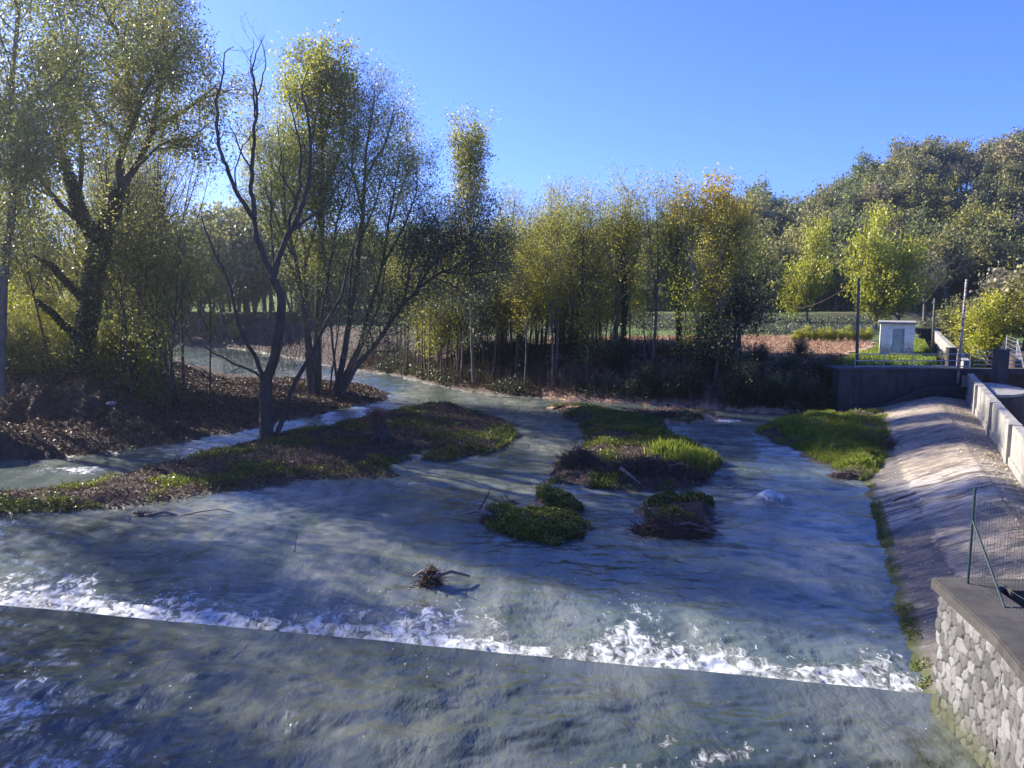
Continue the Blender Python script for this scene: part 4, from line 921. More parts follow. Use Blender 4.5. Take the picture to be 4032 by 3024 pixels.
# trees beyond the far river, left
for j in range(64):
    px = -200 + 2000 * ((j * .618034 + .1) % 1.0); Yd = 132 + 45 * ((j * .43) % 1.0); x = (px - 2016) / FPX * Yd
    key = ['h4', 'h1', 'mid', 'h3', 'h1', 'lime'][j % 6]
    lab = {'h4': 'yellow olive', 'h1': 'dull olive', 'mid': 'golden olive', 'h3': 'dark green', 'lime': 'bright lime'}[key] + ' tree across the distant river bend'
    plant(key, j, x, Yd, gz1(x, Yd) - .1, rs.uniform(0, 6.28), rs.uniform(.8, 1.15), 'distant_tree', lab, 'tree', 'trees across the river bend')
# off-frame trees on the left bank (they throw the shade over the pool)
for j, (x, y, s_) in enumerate([(-38, 33, 1.0), (-30, 26, .75), (-42, 43, 1.0), (-37, 51, 1.0), (-36, 20, .95), (-32, 13, .8)]):
    plant('offleaf', j, x, y, gz1(x, y) - .1, j * 1.7, s_, 'poplar_tree', 'leafy poplar on the left bank beside the weir pool', 'tree', 'poplars beside the weir pool')
# hillside wood
pts = []; tries = 0
while len(pts) < 285 and tries < 30000:
    tries += 1
    a = rs.uniform(-.30, .82) if rs.rand() < .35 else rs.uniform(.2, .82); y = 153 + 70 * rs.rand() ** .8
    x = a * y; dmin = 5.0 if a > .2 else 7
    if all((x - p[0]) ** 2 + (y - p[1]) ** 2 > dmin * dmin for p in pts): pts.append((x, y))
HC = {'h1': 'dull olive', 'h2': 'brownish', 'h3': 'dark green', 'h4': 'yellowish', 'h5': 'grey sparse', 'hbare': 'leafless'}
hx = np.array([p[0] for p in pts]); hy = np.array([p[1] for p in pts]); hzv = gz(hx, hy)
for j, (x, y) in enumerate(pts):
    key = rs.choice(['h1', 'h2', 'h3', 'h4', 'h5', 'hbare'], p=[.46, .08, .27, .08, .07, .04]); px = 2016 + FPX * x / y
    band = 'foot' if y < 165 else ('lower slope' if y < 180 else ('upper slope' if y < 197 else 'crest'))
    col_ = 'behind the river clump' if px < 1800 else ('behind the tree line' if px < 2900 else ('behind the ploughed field' if px < 3350 else ('above the hut' if px < 3700 else 'above the sluice')))
    plant(key, j, x, y, hzv[j] - .2, rs.uniform(0, 6.28), rs.uniform(.75, 1.2), 'hillside_tree', f'{HC[key]} tree on the {band} of the wooded hill {col_}', 'tree', 'trees on the wooded hill')
# specific trees on the plain
def at_plain(key, j, px, pybase, z, s_, name, label, cat='tree', grp=None, sz_=None):
    x, y = G(px, pybase, z); return plant(key, j, x, y, gz1(x, y) - .1, j * 1.3, s_, name, label, cat, grp, sz_)
at_plain('lime', 0, 3180, 1262, 4.2, 1.05, 'lime_green_tree', 'upright lime green tree between the ploughed field and the hill', sz_=1.55)
at_plain('lime', 1, 3450, 1290, 3.6, 1.15, 'lime_green_tree', 'tall yellow green tree just behind the small hut', sz_=1.75)
at_plain('lime', 0, 3540, 1292, 3.6, 1.1, 'lime_green_tree', 'broad yellow green tree behind the right corner of the hut', sz_=1.15)
at_plain('hbare', 0, 3640, 1270, 4, .9, 'bare_tree', 'grey leafless tree right of the yellow green trees')
at_plain('h1', 0, 3770, 1350, 3.3, .5, 'roadside_tree', 'brownish olive tree left of the fenced lane on the right')
at_plain('h5', 1, 3900, 1372, 3.3, .78, 'roadside_tree', 'pale leaved tree beside the fenced lane on the right')
at_plain('lime', 1, 3905, 1378, 3.3, .8, 'roadside_tree', 'slim pale green tree with a double trunk by the lane')
at_plain('mid', 2, 4030, 1380, 3.3, .95, 'roadside_tree', 'golden green tree at the right edge by the lane')
at_plain('h4', 1, 2980, 1270, 4, .85, 'orange_topped_tree', 'tree with an orange gold top behind the end of the tree line')
at_plain('h3', 0, 2900, 1270, 4, .8, 'dark_tree', 'dark green tree behind the end of the tree line')
# dark bushes on the far right bank
rs = np.random.RandomState(9)
for j, (px, py, s_, lab) in enumerate([(2890, 1500, 1.15, 'large rounded dark bush at the right end of the tree line'), (2800, 1530, .85, 'dark bush at the foot of the pale trunked poplar'), (3000, 1530, .28, 'dark bush covering the bank below the ploughed field'),
        (3120, 1540, .3, 'dark bramble bush on the bank left of the retaining wall'), (3230, 1560, .28, 'dark bramble bush next to the retaining wall'), (3290, 1580, .28, 'low dark bramble bush against the retaining wall'), (2700, 1545, .55, 'low dark bush under the white trunked poplar'),
        (3150, 1520, .33, 'dark bush with spiky top standing before the ploughed field'), (3060, 1590, .4, 'low dark bramble bush hanging over the water, left one'), (3170, 1605, .36, 'low dark bramble bush hanging over the water, right one'),
        (2930, 1570, .55, 'low dark bush at the water edge under the large rounded bush'), (2560, 1545, .45, 'low dark bush at the foot of the tree line'), (2420, 1500, .5, 'dark bush among the trunks of the tree line'), (2250, 1480, .5, 'bramble among thin trunks in the left part of the tree line')]):
    Yd = G(px, min(py, 1600) + 30, .6)[1]; Yd = min(max(Yd, bankY(px) + 1.0), bankY(px) + 7); x = (px - 2016) / FPX * Yd
    plant('darkbush', j, x, Yd, gz1(x, Yd) - .5, j * 2.1, s_, 'bush', lab, 'bush', None)
# bushes in the left wood and at the river bend
for j in range(16):
    px = -100 + 56 * j; Yd = 56 + (j % 3) * 2.5; x = (px - 2016) / FPX * Yd
    if px > 620: continue
    t = plant(['locust_low', 'mid'][j % 2], j, x, Yd, gz1(x, Yd) - .2, j, .42 + .12 * (j % 3), 'bush', ['leafy lime green undergrowth bush', 'olive undergrowth bush'][j % 2] + ' in the left bank wood', 'bush', 'undergrowth of the left bank wood')
x, y = G(800, 1345, 0); plant('lime', 0, x, y + 4, .4, 0, .42, 'bush', 'rounded green bush at the far river bend', 'bush', None)
x, y = G(900, 1360, 0); plant('lime', 1, x, y + 4, .4, 2, .36, 'bush', 'smaller green bush at the far river bend', 'bush', None)
# bright shrubs along the field's back edge
for j in range(12):
    px = 3130 + j * 26; x, y = G(px, 1345, 3.4); plant('lime', j, x, y, 3.3, j, .13 + .05 * ((j * 7) % 3) / 2, 'shrub', 'low lime green shrub along the back edge of the ploughed field', 'shrub', 'shrubs behind the field')

# ---------------------------------------------------------------- ground cover
def in_poly(poly, n, rs, mg=0.0):
    p = np.array(poly); lo = p.min(0); hi = p.max(0); out = []
    tot = 0
    while tot < n:
        q = rs.uniform(lo, hi, (n * 2, 2)); d = sdist(poly, q[:, 0], q[:, 1]); q = q[d > mg]; out.append(q); tot += len(q)
        if len(q) == 0: break
    return np.concatenate(out)[:n]
def blades(name, Pn, h, wd_, rs, mat, label, lean=.35):
    n = len(Pn); hh = h * rs.uniform(.4, 1.2, n); a = rs.uniform(0, 6.28, n); dx = np.cos(a) * wd_; dy = np.sin(a) * wd_
    lx = rs.normal(size=n) * lean * hh; ly = rs.normal(size=n) * lean * hh; b = np.array(Pn)
    V = np.stack([b + np.stack([dx, dy, 0 * dx], 1), b - np.stack([dx, dy, 0 * dx], 1), b + np.stack([lx * .4 - dx * .5, ly * .4 - dy * .5, hh * .6], 1), b + np.stack([lx, ly, hh], 1)], 1).reshape(-1, 3)
    i = np.arange(n) * 4; F_ = np.stack([i, i + 1, i + 2, i + 3], 1)
    return struct(name, mesh_np(name, V, F_, mat), None, 'stuff', label)
def lift(q, dz=0.0): return np.stack([q[:, 0], q[:, 1], gz(q[:, 0], q[:, 1]) + dz], 1)
def carpet(name, Pn, size, rs, mat, label, asp=.6, droop=0):
    V, F_ = leaf_quads(Pn, size, rs, asp, droop); return struct(name, mesh_np(name, V, F_, mat), None, 'stuff', label)
rs = np.random.RandomState(21)
def patchy(q, thr, sc_=.45, seed=21, soft=.08):
    f = fbm(q[:, 0] * sc_, q[:, 1] * sc_, 3, seed); return q[f > thr + rs.uniform(-soft, soft, len(q))]
# leaves and cress on the islands
q = np.concatenate([patchy(in_poly(ISL_A, 60000, rs), .55), patchy(in_poly(ISL_B, 60000, rs), .50), in_poly(ISL_D1, 6000, rs), patchy(in_poly(ISL_D2, 20000, rs), .40), patchy(in_poly(ISL_E, 14000, rs), .42)])
pn = lift(q); pn = pn[pn[:, 2] > -.02]; pn[:, 2] += rs.uniform(0, .22, len(pn)) ** 1
carpet('island_cress', pn, .12, rs, LM['cress'], 'low bright green cress and weeds carpeting the river islands')
q = np.concatenate([patchy(in_poly(ISL_B, 26000, rs), .52), patchy(in_poly(ISL_C, 60000, rs), .40, .6, 55), patchy(in_poly(ISL_D2, 5000, rs), .55), patchy(in_poly(ISL_A, 26000, rs), .60)])
pn = lift(q); pn = pn[pn[:, 2] > .02]
blades('island_grass', pn, .25, .018, rs, LM['grass'], 'bright green grass on the islands and the bank beside the apron')
q = np.concatenate([in_poly(ISL_A, 3600, rs), in_poly(ISL_B, 1500, rs), in_poly(ISL_C, 1500, rs), in_poly(ISL_E, 150, rs), in_poly(ISL_D2, 150, rs)]); pn = lift(q); pn = pn[pn[:, 2] > .03]
blades('dead_stalks', pn, .30, .010, rs, LM['straw'], 'dead brown stalks and straw among the weeds of the islands', .6)
# pebbles and mud clods along the margins
q = np.concatenate([in_poly(p_, n_, rs) for p_, n_ in ((ISL_A, 5000), (ISL_B, 2500), (ISL_C, 1200), (ISL_D2, 500), (ISL_E, 400))]); pn = lift(q); pn = pn[(pn[:, 2] > -.05) & (pn[:, 2] < .16)]
carpet('margin_pebbles', pn + [0, 0, .02], .13, rs, CONC, 'pebbles and clods along the wet margins of the islands', .8)
# tall clump of grass on the middle island's right side
c_ = [G(2740, 1830, .3), G(2700, 1850, .3), G(2640, 1800, .3)]; q = np.concatenate([np.array(c) + rs.normal(size=(1400, 2)) * .45 for c in c_]); pn = lift(q); pn = pn[pn[:, 2] > .05]
blades('tall_grass', pn, .75, .016, rs, LM['grass'], 'tall upright grass clump on the right side of the middle island', .2)
# litter
far_strip = F_BANK[2:13]; 
LB = [p for p in L_BANK if p[1] > 30 and p[0] > -70 and p[1] < 100] + [(-40, 44), (-50, 70)]
q = in_poly(LB, 110000, rs); q = q[(q[:, 1] < 75)]
pn = lift(q); pn = pn[pn[:, 2] > .0]; pn[:, 2] += rs.uniform(0, .08, len(pn)); carpet('leaf_litter', pn, .17, rs, LM['litter'], 'brown fallen leaves and twigs covering the left bank')
q = np.concatenate([in_poly(ISL_A, 46000, rs), in_poly(ISL_B, 16000, rs)]); pn = lift(q); pn = pn[pn[:, 2] > .03]; pn[:, 2] += rs.uniform(0, .1, len(pn)) 
carpet('island_litter', pn, .13, rs, LM['litter'], 'dark wet leaves and flood litter on the islands', .35)
# far bank undergrowth
pl = []
for j in range(90000):
    pass
pxs = rs.uniform(1380, 3330, 60000); dd = rs.uniform(.2, 11, 60000)
by = np.interp(pxs, [390 * Q, 520 * Q, 640 * Q, 740 * Q, 860 * Q, 960 * Q, 1100 * Q, 1300 * Q, 1450 * Q, 1620 * Q, 1760 * Q], [bankY(a * Q) for a in (390, 520, 640, 740, 860, 960, 1100, 1300, 1450, 1620, 1760)])
yy_ = by + dd; xx_ = (pxs - 2016) / FPX * yy_; q = np.stack([xx_, yy_], 1); pn = lift(q); pn = pn[pn[:, 2] > .05]
carpet('bank_litter', pn + np.stack([0 * pn[:, 0], 0 * pn[:, 0], rs.uniform(0, .12, len(pn))], 1), .2, rs, LM['litter'], 'brown leaves and trampled stalks on the far river bank', .35)
pn2 = pn[rs.rand(len(pn)) < np.where(pn[:, 0] / pn[:, 1] > .27, .8, .28)]; f_ = fbm(pn2[:, 0] * .3, pn2[:, 1] * .3, 3, 77); pn2 = pn2[(f_ > .42) | (pn2[:, 0] / pn2[:, 1] > .28)]; pn2 = pn2[(pn2[:, 2] < 3.1) | (pn2[:, 0] / pn2[:, 1] < .28)]
pn2 = np.repeat(pn2, 4, 0) + rs.normal(size=(len(pn2) * 4, 3)) * [.3, .3, .25] + [0, 0, .4]
carpet('bank_brambles', pn2, .17, rs, LM['bramble'], 'tangled dark brambles among the trunks on the far bank')
st = pn[(pn[:, 0] / pn[:, 1] < .28)]; st = st[rs.permutation(len(st))[:4200]]
tw = [(curve(p, (rs.normal() * .3, rs.normal() * .3, 1), rs.uniform(.6, 2.2), 3, rs, 0, .15), np.linspace(.018, .008, 4)) for p in st if p[1] - np.interp(2016 + FPX * p[0] / p[1], pxs[:1], by[:1]) > -99]
V, F_ = tubes_np(tw); struct('bank_stalks', mesh_np('bank_stalks', V, F_, TWG), None, 'stuff', 'dense bare brown stalks and twigs between the trunks of the far bank')
# stalks on the left bank wood floor
q = rs.uniform([-50, 53], [-20, 70], (3600, 2)); q = q[q[:, 0] / q[:, 1] < -.45 - .03 * rs.rand(len(q))]; pn = lift(q); pn = pn[pn[:, 2] > .3]
tw = [(curve(p, (rs.normal() * .35, rs.normal() * .35, 1), rs.uniform(1, 4.0), 4, rs, 0, .15), np.linspace(.02, .008, 5)) for p in pn]
V, F_ = tubes_np(tw); struct('wood_stalks', mesh_np('wood_stalks', V, F_, TWG), None, 'stuff', 'thin bare stems growing under the left bank wood')
lp = np.concatenate([p[0][1:] for p in tw]); lp = np.repeat(lp, 6, 0) + rs.normal(size=(len(lp) * 6, 3)) * .3
carpet('wood_undergrowth', lp, .16, rs, LM['olive'], 'olive leaves of the undergrowth in the left bank wood')
# hedge bank behind the field
q = rs.uniform([-10, 97], [130, 137], (90000, 2)); q = q[np.abs(q[:, 0] / q[:, 1] - .5) > .03]; q = patchy(q, .44, .12, 66); pn = lift(q); pn[:, 2] += rs.uniform(0, 1.0, len(pn)); carpet('hedge_bank', pn, .36, rs, LM['hedge'], 'grey green scrub covering the bank behind the ploughed field')
q = rs.uniform([-20, 152], [150, 172], (9000, 2)); pn = lift(q); pn[:, 2] += rs.uniform(0, 2.2, len(pn)); carpet('hill_foot_scrub', pn, .6, rs, LM['hill1'], 'dark scrub at the foot of the wooded hill')

# ---------------------------------------------------------------- field
fpoly = [G(a, b, 3.4) for a, b in ((2150, 1440), (2150, 1330), (2600, 1325), (3000, 1322), (3200, 1325), (3330, 1332), (3450, 1350), (3440, 1368), (3330, 1400), (3190, 1440), (3000, 1475), (2700, 1480))]
lo = np.array(fpoly).min(0); hi = np.array(fpoly).max(0); gx, gy = np.meshgrid(np.arange(lo[0], hi[0], .5), np.arange(lo[1], hi[1], .5), indexing='ij')
zf = gz(gx, gy) + .05 + .06 * fbm(gx * 1.5, gy * 1.5, 3, 81)
i = np.arange(gx.shape[0] - 1)[:, None] * gx.shape[1] + np.arange(gx.shape[1] - 1)[None, :]
Ff = np.stack([i, i + gx.shape[1], i + gx.shape[1] + 1, i + 1], -1).reshape(-1, 4)
cx = gx.ravel()[Ff].mean(1); cyy = gy.ravel()[Ff].mean(1); Ff = Ff[sdist(fpoly, cx, cyy) > (fbm(cx, cyy, 2, 82) - .5) * 1.5]
k = NM('ploughed_earth'); n = k.noise(1.5, 8, k.map((.4, 2.5, 1)), .7); f = k.noise(6, 6, None, .75)
k.col(k.ramp(k.math('ADD', k.math('MULTIPLY', n, .5), k.math('MULTIPLY', f, .5)), [(.3, (.20, .12, .075)), (.5, (.36, .225, .145)), (.7, (.50, .35, .24))])); k.rough(.95); k.bump(f, .8, .1)
struct('field', mesh_np('field', np.stack([gx, gy, zf], -1).reshape(-1, 3), Ff, k.m, True))
q = in_poly(fpoly, 30000, rs, .5); pn = lift(q, .05); blades('field_stubble', pn, .28, .03, rs, LM['dry'], 'dry reddish stubble on the ploughed field')
q = in_poly(GREEN_PATCH, 26000, rs, .2); d_ = sdist(fpoly, q[:, 0], q[:, 1]); q = q[d_ < -.2]; pn = lift(q); blades('meadow_grass', pn, .22, .03, rs, LM['grass'], 'short green grass round the hut and railing')

# ---------------------------------------------------------------- hut
hx0, hy0 = G(3467, 1402, 3.4); hx1, _ = G(3587, 1402, 3.4); W_ = hx1 - hx0; hz_ = gz1((hx0 + hx1) / 2, hy0 + 1)
t = thing('hut', 'small flat roofed whitewashed hut with a grey green door beyond the railing', 'hut', ((hx0 + hx1) / 2, hy0, hz_), R(-25))
k = NM('stained_plaster'); n = k.noise(1.6, 8, None, .7); f = k.noise(7, 6, None, .7)
szz = k.nt.nodes.new('ShaderNodeSeparateXYZ'); k.L.new(k.oc, szz.inputs[0])
c = k.ramp(n, [(.3, (.62, .55, .46)), (.6, (.86, .80, .70))])
c = k.mix(k.mr(k.math('ADD', k.math('MULTIPLY', szz.outputs[2], .25), f), .62, .78, .8, 0), c, (.20, .17, .14)); k.col(c); k.rough(.9); k.bump(f, .4, .02)
PL = k.m; Hh = 2.75
m = MB(); dw, dh = .92, 2.05; dx = .12
m.box((-(W_ / 4) + (dx - dw / 2) / 2 - 0, .1, Hh / 2), (W_ / 2 + dx - dw / 2, .2, Hh))
m = MB(); xL = -W_ / 2; xR = W_ / 2; a_, b_ = dx - dw / 2, dx + dw / 2
m.box(((xL + a_) / 2, .1, Hh / 2), (a_ - xL, .2, Hh)); m.box(((b_ + xR) / 2, .1, Hh / 2), (xR - b_, .2, Hh)); m.box((dx, .1, (dh + .3 + Hh) / 2), (dw, .2, Hh - dh - .3)); m.box((dx, .1, .14), (dw, .2, .28))
m.box((xL + .1, 1.6, Hh / 2), (.2, 2.796, Hh)); m.box((xR - .1, 1.6, Hh / 2), (.2, 2.796, Hh)); m.box((0, 3.1, Hh / 2), (W_ - .004, .2, Hh))
link('wall', m.mesh('wall', PL), t)
m = MB(); m.box((0, 1.6, Hh + .09), (W_ + .36, 3.7, .18)); link('roof', m.mesh('roof', CONC, bevel=.02), t)
k = NM('door_paint'); k.col(k.mix(k.mr(k.noise(5, 5, k.map((1, 1, .4))), .5, .7), (.33, .38, .34), (.22, .24, .2))); k.rough(.6)
dr = link('door', (lambda m: (m.box((dx, .13, dh / 2 + .29), (dw - .06, .05, dh)), m.mesh('door', k.m))[1])(MB()), t)
m = MB(); m.box((dx - dw / 2 + .03, .08, dh / 2 + .29), (.05, .12, dh)); m.box((dx + dw / 2 - .03, .08, dh / 2 + .29), (.05, .12, dh)); m.box((dx, .08, dh + .3), (dw, .12, .05)); link('door_frame', m.mesh('door_frame', GREYM), t)
m = MB(); m.tube([(dx + .3, .09, 1.3), (dx + .3, .05, 1.3), (dx + .2, .05, 1.3)], .015, 6); link('handle', m.mesh('handle', GREYM), dr)
m = MB(); m.box((dx, -.2, .12), (1.2, .4, .24)); link('door_step', m.mesh('door_step', CONC, bevel=.02), t)
k = NM('white_enamel'); k.col((.75, .76, .78)); k.rough(.4)
m = MB(); m.box((dx + .85, -.012, 1.75), (.38, .02, .16)); link('plaque', m.mesh('plaque', k.m), t)

# poles
def pole(px0, py0, px1, py1, Yd, r, mat, label, arm=False):
    a = P(px0, py0, Yd); b = P(px1, py1, Yd); t = thing('utility_pole', label, 'pole', (b[0], Yd, b[2]))
    d = np.array(a) - np.array(b); m = MB(); m.tube([(0, 0, -.3), tuple(d * .5), tuple(d)], [r, r * .9, r * .75], 10); link('shaft', m.mesh('shaft', mat, True), t)
    m = MB(); m.tube([tuple(d - [0, 0, .35]), tuple(d - [0, 0, .3])], [r * 1.15, r * 1.15], 10); link('band', m.mesh('band', GREYM), t)
    if arm: m = MB(); m.tube([tuple(d - [.0, 0, .5]), tuple(d - [.25, .1, .5]), tuple(d - [.25, .1, .35])], .025, 6); link('insulator', m.mesh('insulator', GREYM), t)
pole(3382, 1094, 3373, 1462, 58.8, .13, WOODP, 'dark wooden pole behind the left end of the pipe railing', True)
pole(3680, 1175, 3671, 1382, 80, .12, WOODP, 'grey wooden pole right of the hut by the wire fence', True)
pole(3806, 1100, 3772, 1492, 56.4, .10, RUST, 'slightly leaning rusty steel pole at the far end of the parapet')
# wire fence posts
def wfence(pts, label, h=1.5, n=8):
    t = thing('wire_fence', label, 'wire fence'); q, L = resample([(x, y, 0) for x, y in pts], n); zz_ = gz(q[:, 0], q[:, 1])
    for p, z_ in zip(q, zz_):
        m = MB(); m.tube([(p[0], p[1], z_ - .1), (p[0], p[1], z_ + h)], .04, 5); link('post', m.mesh('post', GREYM), t)
    m = MB()
    for f in (.05, .3, .55, .8, .97): m.tube([(p[0], p[1], z_ + h * f) for p, z_ in zip(q, zz_)], .012, 4)
    L2_, _ = resample([(p[0], p[1], z_) for p, z_ in zip(q, zz_)], n * 12)
    for p in L2_: m.tube([(p[0], p[1], p[2] + .05), (p[0], p[1], p[2] + h * .97)], .006, 3)
    link('wire_mesh', m.mesh('wire_mesh', GREYM), t)
wfence([G(3700, 1415, 3.4), G(3650, 1345, 3.4)], 'grey wire fence running back from the pillar right of the hut')
wfence([G(3300, 1325, 3.4), G(3600, 1325, 3.4)], 'low wire fence behind the hut and the ploughed field', 1.4, 8)
wfence([G(4100, 1440, 3.4), G(3830, 1345, 3.4)], 'wire fence beside the grassy lane at the right edge')
# overhead cable from the dark pole
a = P(3380, 1105, 58.8); b = P(3090, 1205, 120); m = MB(); q, _ = resample([a, b], 12); q[:, 2] -= np.sin(np.linspace(0, math.pi, 12)) * 1.0
m.tube(q, .02, 4); thing('overhead_cable', 'thin overhead cable running left from the dark wooden pole', 'cable', me=m.mesh('overhead_cable', BKD))
# dark heap beside the hut
x, y = G(3650, 1398, 3.4); t = plant('darkbush', 1, x, y, gz1(x, y) - .3, 0, .2, 'shrub', 'small black looking shrub on the grass right of the hut', 'shrub', None, .14)
x, y = G(3745, 1392, 3.4); plant('h2', 1, x, y, gz1(x, y) - .2, 0, .2, 'shrub', 'brown withered shrub by the wire fence near the sluice', 'shrub', None, .22)

# ---------------------------------------------------------------- driftwood, heaps, snags
def heap(label, px, py, rx, ry, h, n, z=.25, seed=0, leafy=0, name='debris_heap', logs=2, mat=TWG, rot=0):
    r_ = np.random.RandomState(seed); x, y = G(px, py, z); t = thing(name, label, 'flood debris', (x, y, max(gz1(x, y), -.15)), rot)
    tw = []
    for j in range(n):
        a = r_.uniform(0, 6.28); rr_ = r_.rand() ** .6; p = (rx * rr_ * math.cos(a), ry * rr_ * math.sin(a), h * (1 - rr_ ** 1.6) * r_.uniform(.1, 1) )
        d = (r_.normal(), r_.normal() * .6, r_.normal() * .35); tw.append((curve(p, d, r_.uniform(.3, 1.1) * min(1, rx), 4, r_, -.3, .3), np.linspace(.016, .006, 5)))
    V, F_ = tubes_np(tw); link('twigs', mesh_np('twigs', V, F_, mat), t)
    nn = int(n * 9); a = r_.uniform(0, 6.28, nn); rr_ = r_.rand(nn) ** .6; pp = np.stack([rx * rr_ * np.cos(a), ry * rr_ * np.sin(a), h * .8 * (1 - rr_ ** 1.6) * r_.rand(nn)], 1)
    V, F_ = leaf_quads(pp, .12, r_, .3); link('litter', mesh_np('litter', V, F_, LM['litter']), t)
    for j in range(logs):
        a = r_.uniform(-.5, .5) + (0 if j % 2 else 2.2); p = np.array([r_.uniform(-.5, .5) * rx, -.3 * ry, h * .5]); L = r_.uniform(.8, 1.6)
        m = MB(); m.tube([p, p + [math.cos(a) * L * .5, math.sin(a) * L * .3, .12], p + [math.cos(a) * L, math.sin(a) * L * .6, -.1]], [.07, .06, .03], 7); link('log', m.mesh('log', DRW, True), t)
    return t
heap('long dark flood heap of twigs with pale logs along the front of the middle island', 2560, 1870, 2.9, 1.0, 1.0, 1500, seed=1, logs=3)
heap('dark root mass piled at the left front corner of the middle island', 2280, 1840, 1.2, .9, 1.0, 800, seed=2, logs=1)
heap('dark twig heap on the low island right of the middle', 2650, 2070, 1.6, .9, .6, 700, seed=3, logs=3)
heap('tangled branch heap at the left tip of the split islet', 1950, 2030, .6, .6, .4, 150, seed=4, logs=4)
heap('long twig mat at the back of the middle island', 2600, 1640, 2.6, .7, .35, 350, seed=5, logs=2)
heap('brown litter mat between the grass bank and the apron', 3480, 1760, 1.2, 2.2, .25, 300, seed=6, logs=1)
heap('pale straw litter at the lower tip of the grass bank', 3350, 1860, 1.0, .6, .3, 200, seed=7, logs=0, mat=DRW)
heap('small root lump lying in the pool below the left island', 560, 2030, .45, .35, .35, 140, z=0, seed=8, logs=2)
heap('dark snag sticking out of the pool in front of the weir foam', 1695, 2310, .45, .3, 1.0, 320, z=0, seed=9, logs=3)
heap('flood litter mound near the small inlet on the left island', 1800, 1760, 1.8, 1.2, .3, 420, seed=12, logs=1)
heap('twig litter on the left island in front of the willow trunk', 1200, 1830, 2.5, 1.2, .28, 500, seed=13, logs=1)
# uprooted stump
x, y = G(1490, 1730, .4); r_ = np.random.RandomState(14); t = thing('tree_stump', 'upturned stump with a shaggy reddish root ball on the left island', 'stump', (x, y, gz1(x, y) - .05))
m = MB(); m.tube([(0.3, 0, -.1), (.1, 0, .5), (-.05, 0, 1.2), (-.1, 0, 1.6)], [.75, .5, .34, .4], 12); link('trunk', m.mesh('trunk', BKD, True), t)
tw = [(curve((-.1 + r_.normal() * .3, r_.normal() * .25, 1.5 + r_.normal() * .25), r_.normal(size=3), r_.uniform(.3, .8), 4, r_, -.6, .35), np.linspace(.02, .007, 5)) for _ in range(420)]
k = NM('red_roots'); k.col(k.mix(k.noise(8, 4), (.13, .055, .035), (.26, .12, .08))); k.rough(.8)
V, F_ = tubes_np(tw); link('root_ball', mesh_np('root_ball', V, F_, k.m), t)
tw = [(curve((.2, 0, .4), (math.cos(a), math.sin(a), -.15), 1.5, 5, r_, -.3, .12), np.linspace(.12, .03, 6)) for a in np.linspace(0, 6, 8)]
V, F_ = tubes_np(tw); link('roots', mesh_np('roots', V, F_, BKD, True), t)
# stakes and branches
def stick(label, pts, r0, name='stick', mat=BKD, cat='stick'):
    m = MB(); m.tube(pts, np.linspace(r0, r0 * .4, len(pts)), 6); b = pts[0]; thing(name, label, cat, me=m.mesh(name, mat, True))
x, y = G(1836, 2350); stick('short upright stick standing in the pool right of the snag', [(x, y, -.3), (x, y, .1), (x - .02, y, .42)], .025)
x, y = G(1155, 2170); stick('thin slanted stick in the pool below the left island', [(x, y, -.2), (x + .1, y, .3), (x + .15, y, .6)], .018)
x, y = G(1880, 2015); stick('forked bare branch rising left of the split islet', [(x, y, 0), (x + .2, y, .3), (x + .45, y, .75), (x + .55, y, 1.0)], .05)
x, y = G(700, 2030); stick('long curved branch trailing on the water beside the root lump', [(x, y, -.02), (x + .8, y + .1, .12), (x + 1.6, y + .3, .18), (x + 2.3, y + .2, .05)], .04, mat=DRW)
x, y = G(2440, 1870, .6); stick('pale stripped log leaning on the flood heap of the middle island', [(x, y, .95), (x + .5, y - .2, .6), (x + .9, y - .5, .3)], .09, 'log', DRW, 'log')
x, y = G(2820, 2100, .1); stick('pale broken branch pointing right from the low island', [(x - 1.4, y + .1, .25), (x - .4, y, .2), (x + .2, y - .1, .05)], .07, 'log', DRW, 'log')
x, y = G(3600, 1890, 1.2); xx0 = x; stick('long thin branch lying across the concrete apron', [(x - .9, y - .1, apz(x - .9, y - .1) + .04), (x, y + .1, apz(x, y + .1) + .05), (x + .9, y, apz(x + .9, y) + .04)], .035)
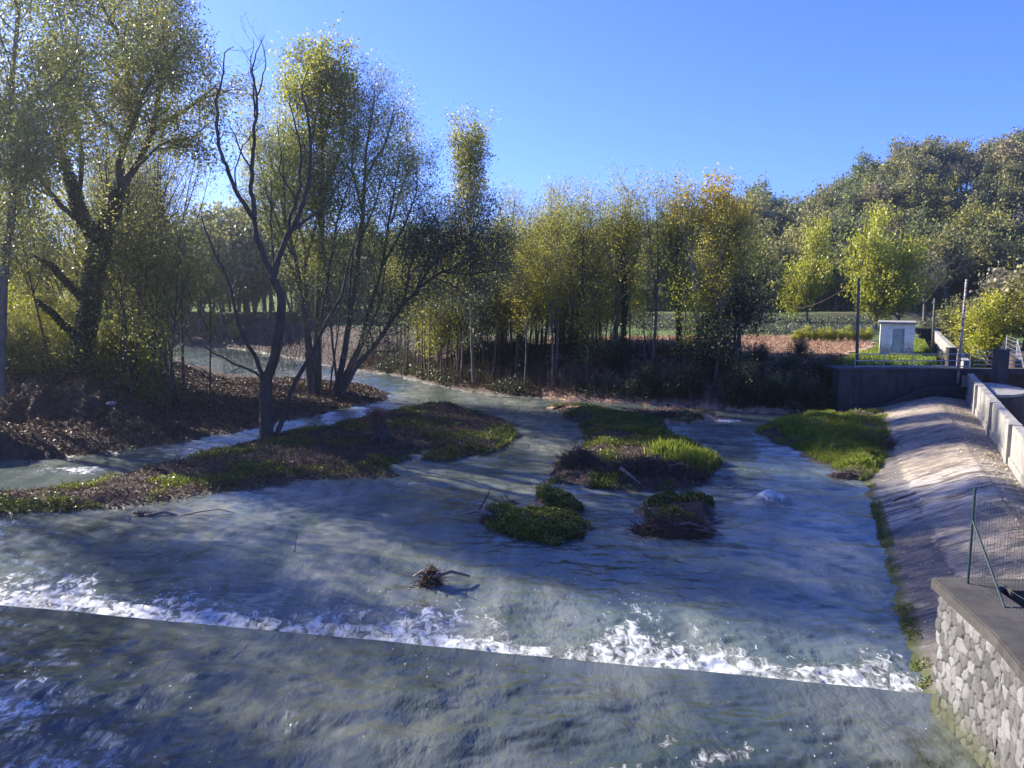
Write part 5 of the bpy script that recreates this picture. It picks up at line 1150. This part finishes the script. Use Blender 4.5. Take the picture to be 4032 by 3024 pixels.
# fallen leaves on the apron
r_ = np.random.RandomState(31); n = 2600; yv = r_.uniform(18, 56, n); off_ = r_.beta(2.2, 1.1, n); xv = WL(yv) + .3 + off_ * (PAR(yv) - WL(yv) - .4)
zv = np.array([apz(a, b) for a, b in zip(xv, yv)]) + .02
a = r_.uniform(0, 6.28, n); sz2 = r_.uniform(.025, .06, n); u_ = np.stack([np.cos(a) * sz2, np.sin(a) * sz2, r_.uniform(-.01, .03, n)], 1); v_ = np.stack([-np.sin(a) * sz2 * .7, np.cos(a) * sz2 * .7, r_.uniform(-.01, .03, n)], 1); b = np.stack([xv, yv, zv + .02], 1)
LFY = leaf_mat('fallen_yellow_leaf', [(0, (.2, .13, .05)), (.5, (.5, .42, .2)), (1, (.7, .66, .5))], .1)
struct('fallen_leaves', mesh_np('fallen_leaves', np.stack([b - u_, b + v_, b + u_, b - v_], 1).reshape(-1, 3), np.arange(4 * n).reshape(-1, 4), LFY), None, 'stuff', 'yellow fallen leaves strewn over the apron')
# moss and weeds along the apron's waterline
yv = r_.uniform(17, 37, 5000); yv = yv[fbm(yv * .9, yv * 0, 3, 5) > .45]; xv = WL(yv) + r_.uniform(0, .45, len(yv)); pn = np.stack([xv, yv, .33 * (xv - WL(yv)) + r_.uniform(0, .08, len(yv))], 1)
carpet('waterline_moss', pn, .06, r_, LM['cress'], 'green moss and weeds along the waterline of the apron', .7)
# pale stones on the mound
for j, (px, py, s_) in enumerate([(440, 1600, .26), (400, 1612, .2), (455, 1570, .2), (40, 1645, .15), (560, 1585, .18), (500, 1550, .18)]):
    Yd = 50.0; x, y = G(px, py, 1.6); m = MB(); r2 = np.random.RandomState(j)
    import bmesh
    bm = bmesh.new(); bmesh.ops.create_icosphere(bm, subdivisions=2, radius=s_)
    for v in bm.verts: v.co *= 1 + r2.uniform(-.18, .18); v.co.z *= .55; v.co.x *= 1.3
    me = bpy.data.meshes.new('rock'); bm.to_mesh(me); bm.free(); me.materials.append(CONC)
    thing('rock', 'pale rock lying on the dark brown slope of the left bank', 'rock', (x, y, gz1(x, y) + s_ * .1), j, 'rocks on the left slope', me)

# ---------------------------------------------------------------- added flare veil
import bmesh
k = bpy.data.materials.new('flare_veil'); k.use_nodes = True; n_ = k.node_tree; n_.nodes.remove(n_.nodes['Principled BSDF'])
v = n_.nodes.new('ShaderNodeVolumePrincipled'); v.inputs['Color'].default_value = (.86, .92, 1, 1); v.inputs['Density'].default_value = .0004; v.inputs['Anisotropy'].default_value = .82  # scattering volume added to brighten the left like lens flare
n_.links.new(v.outputs[0], n_.nodes['Material Output'].inputs['Volume'])
m = MB(); m.box((0, 250, 38), (2000, 1300, 96)); o = struct('flare_veil', m.mesh('flare_veil', k), None, 'stuff', 'thin volume across the valley added to imitate a lens flare veil')
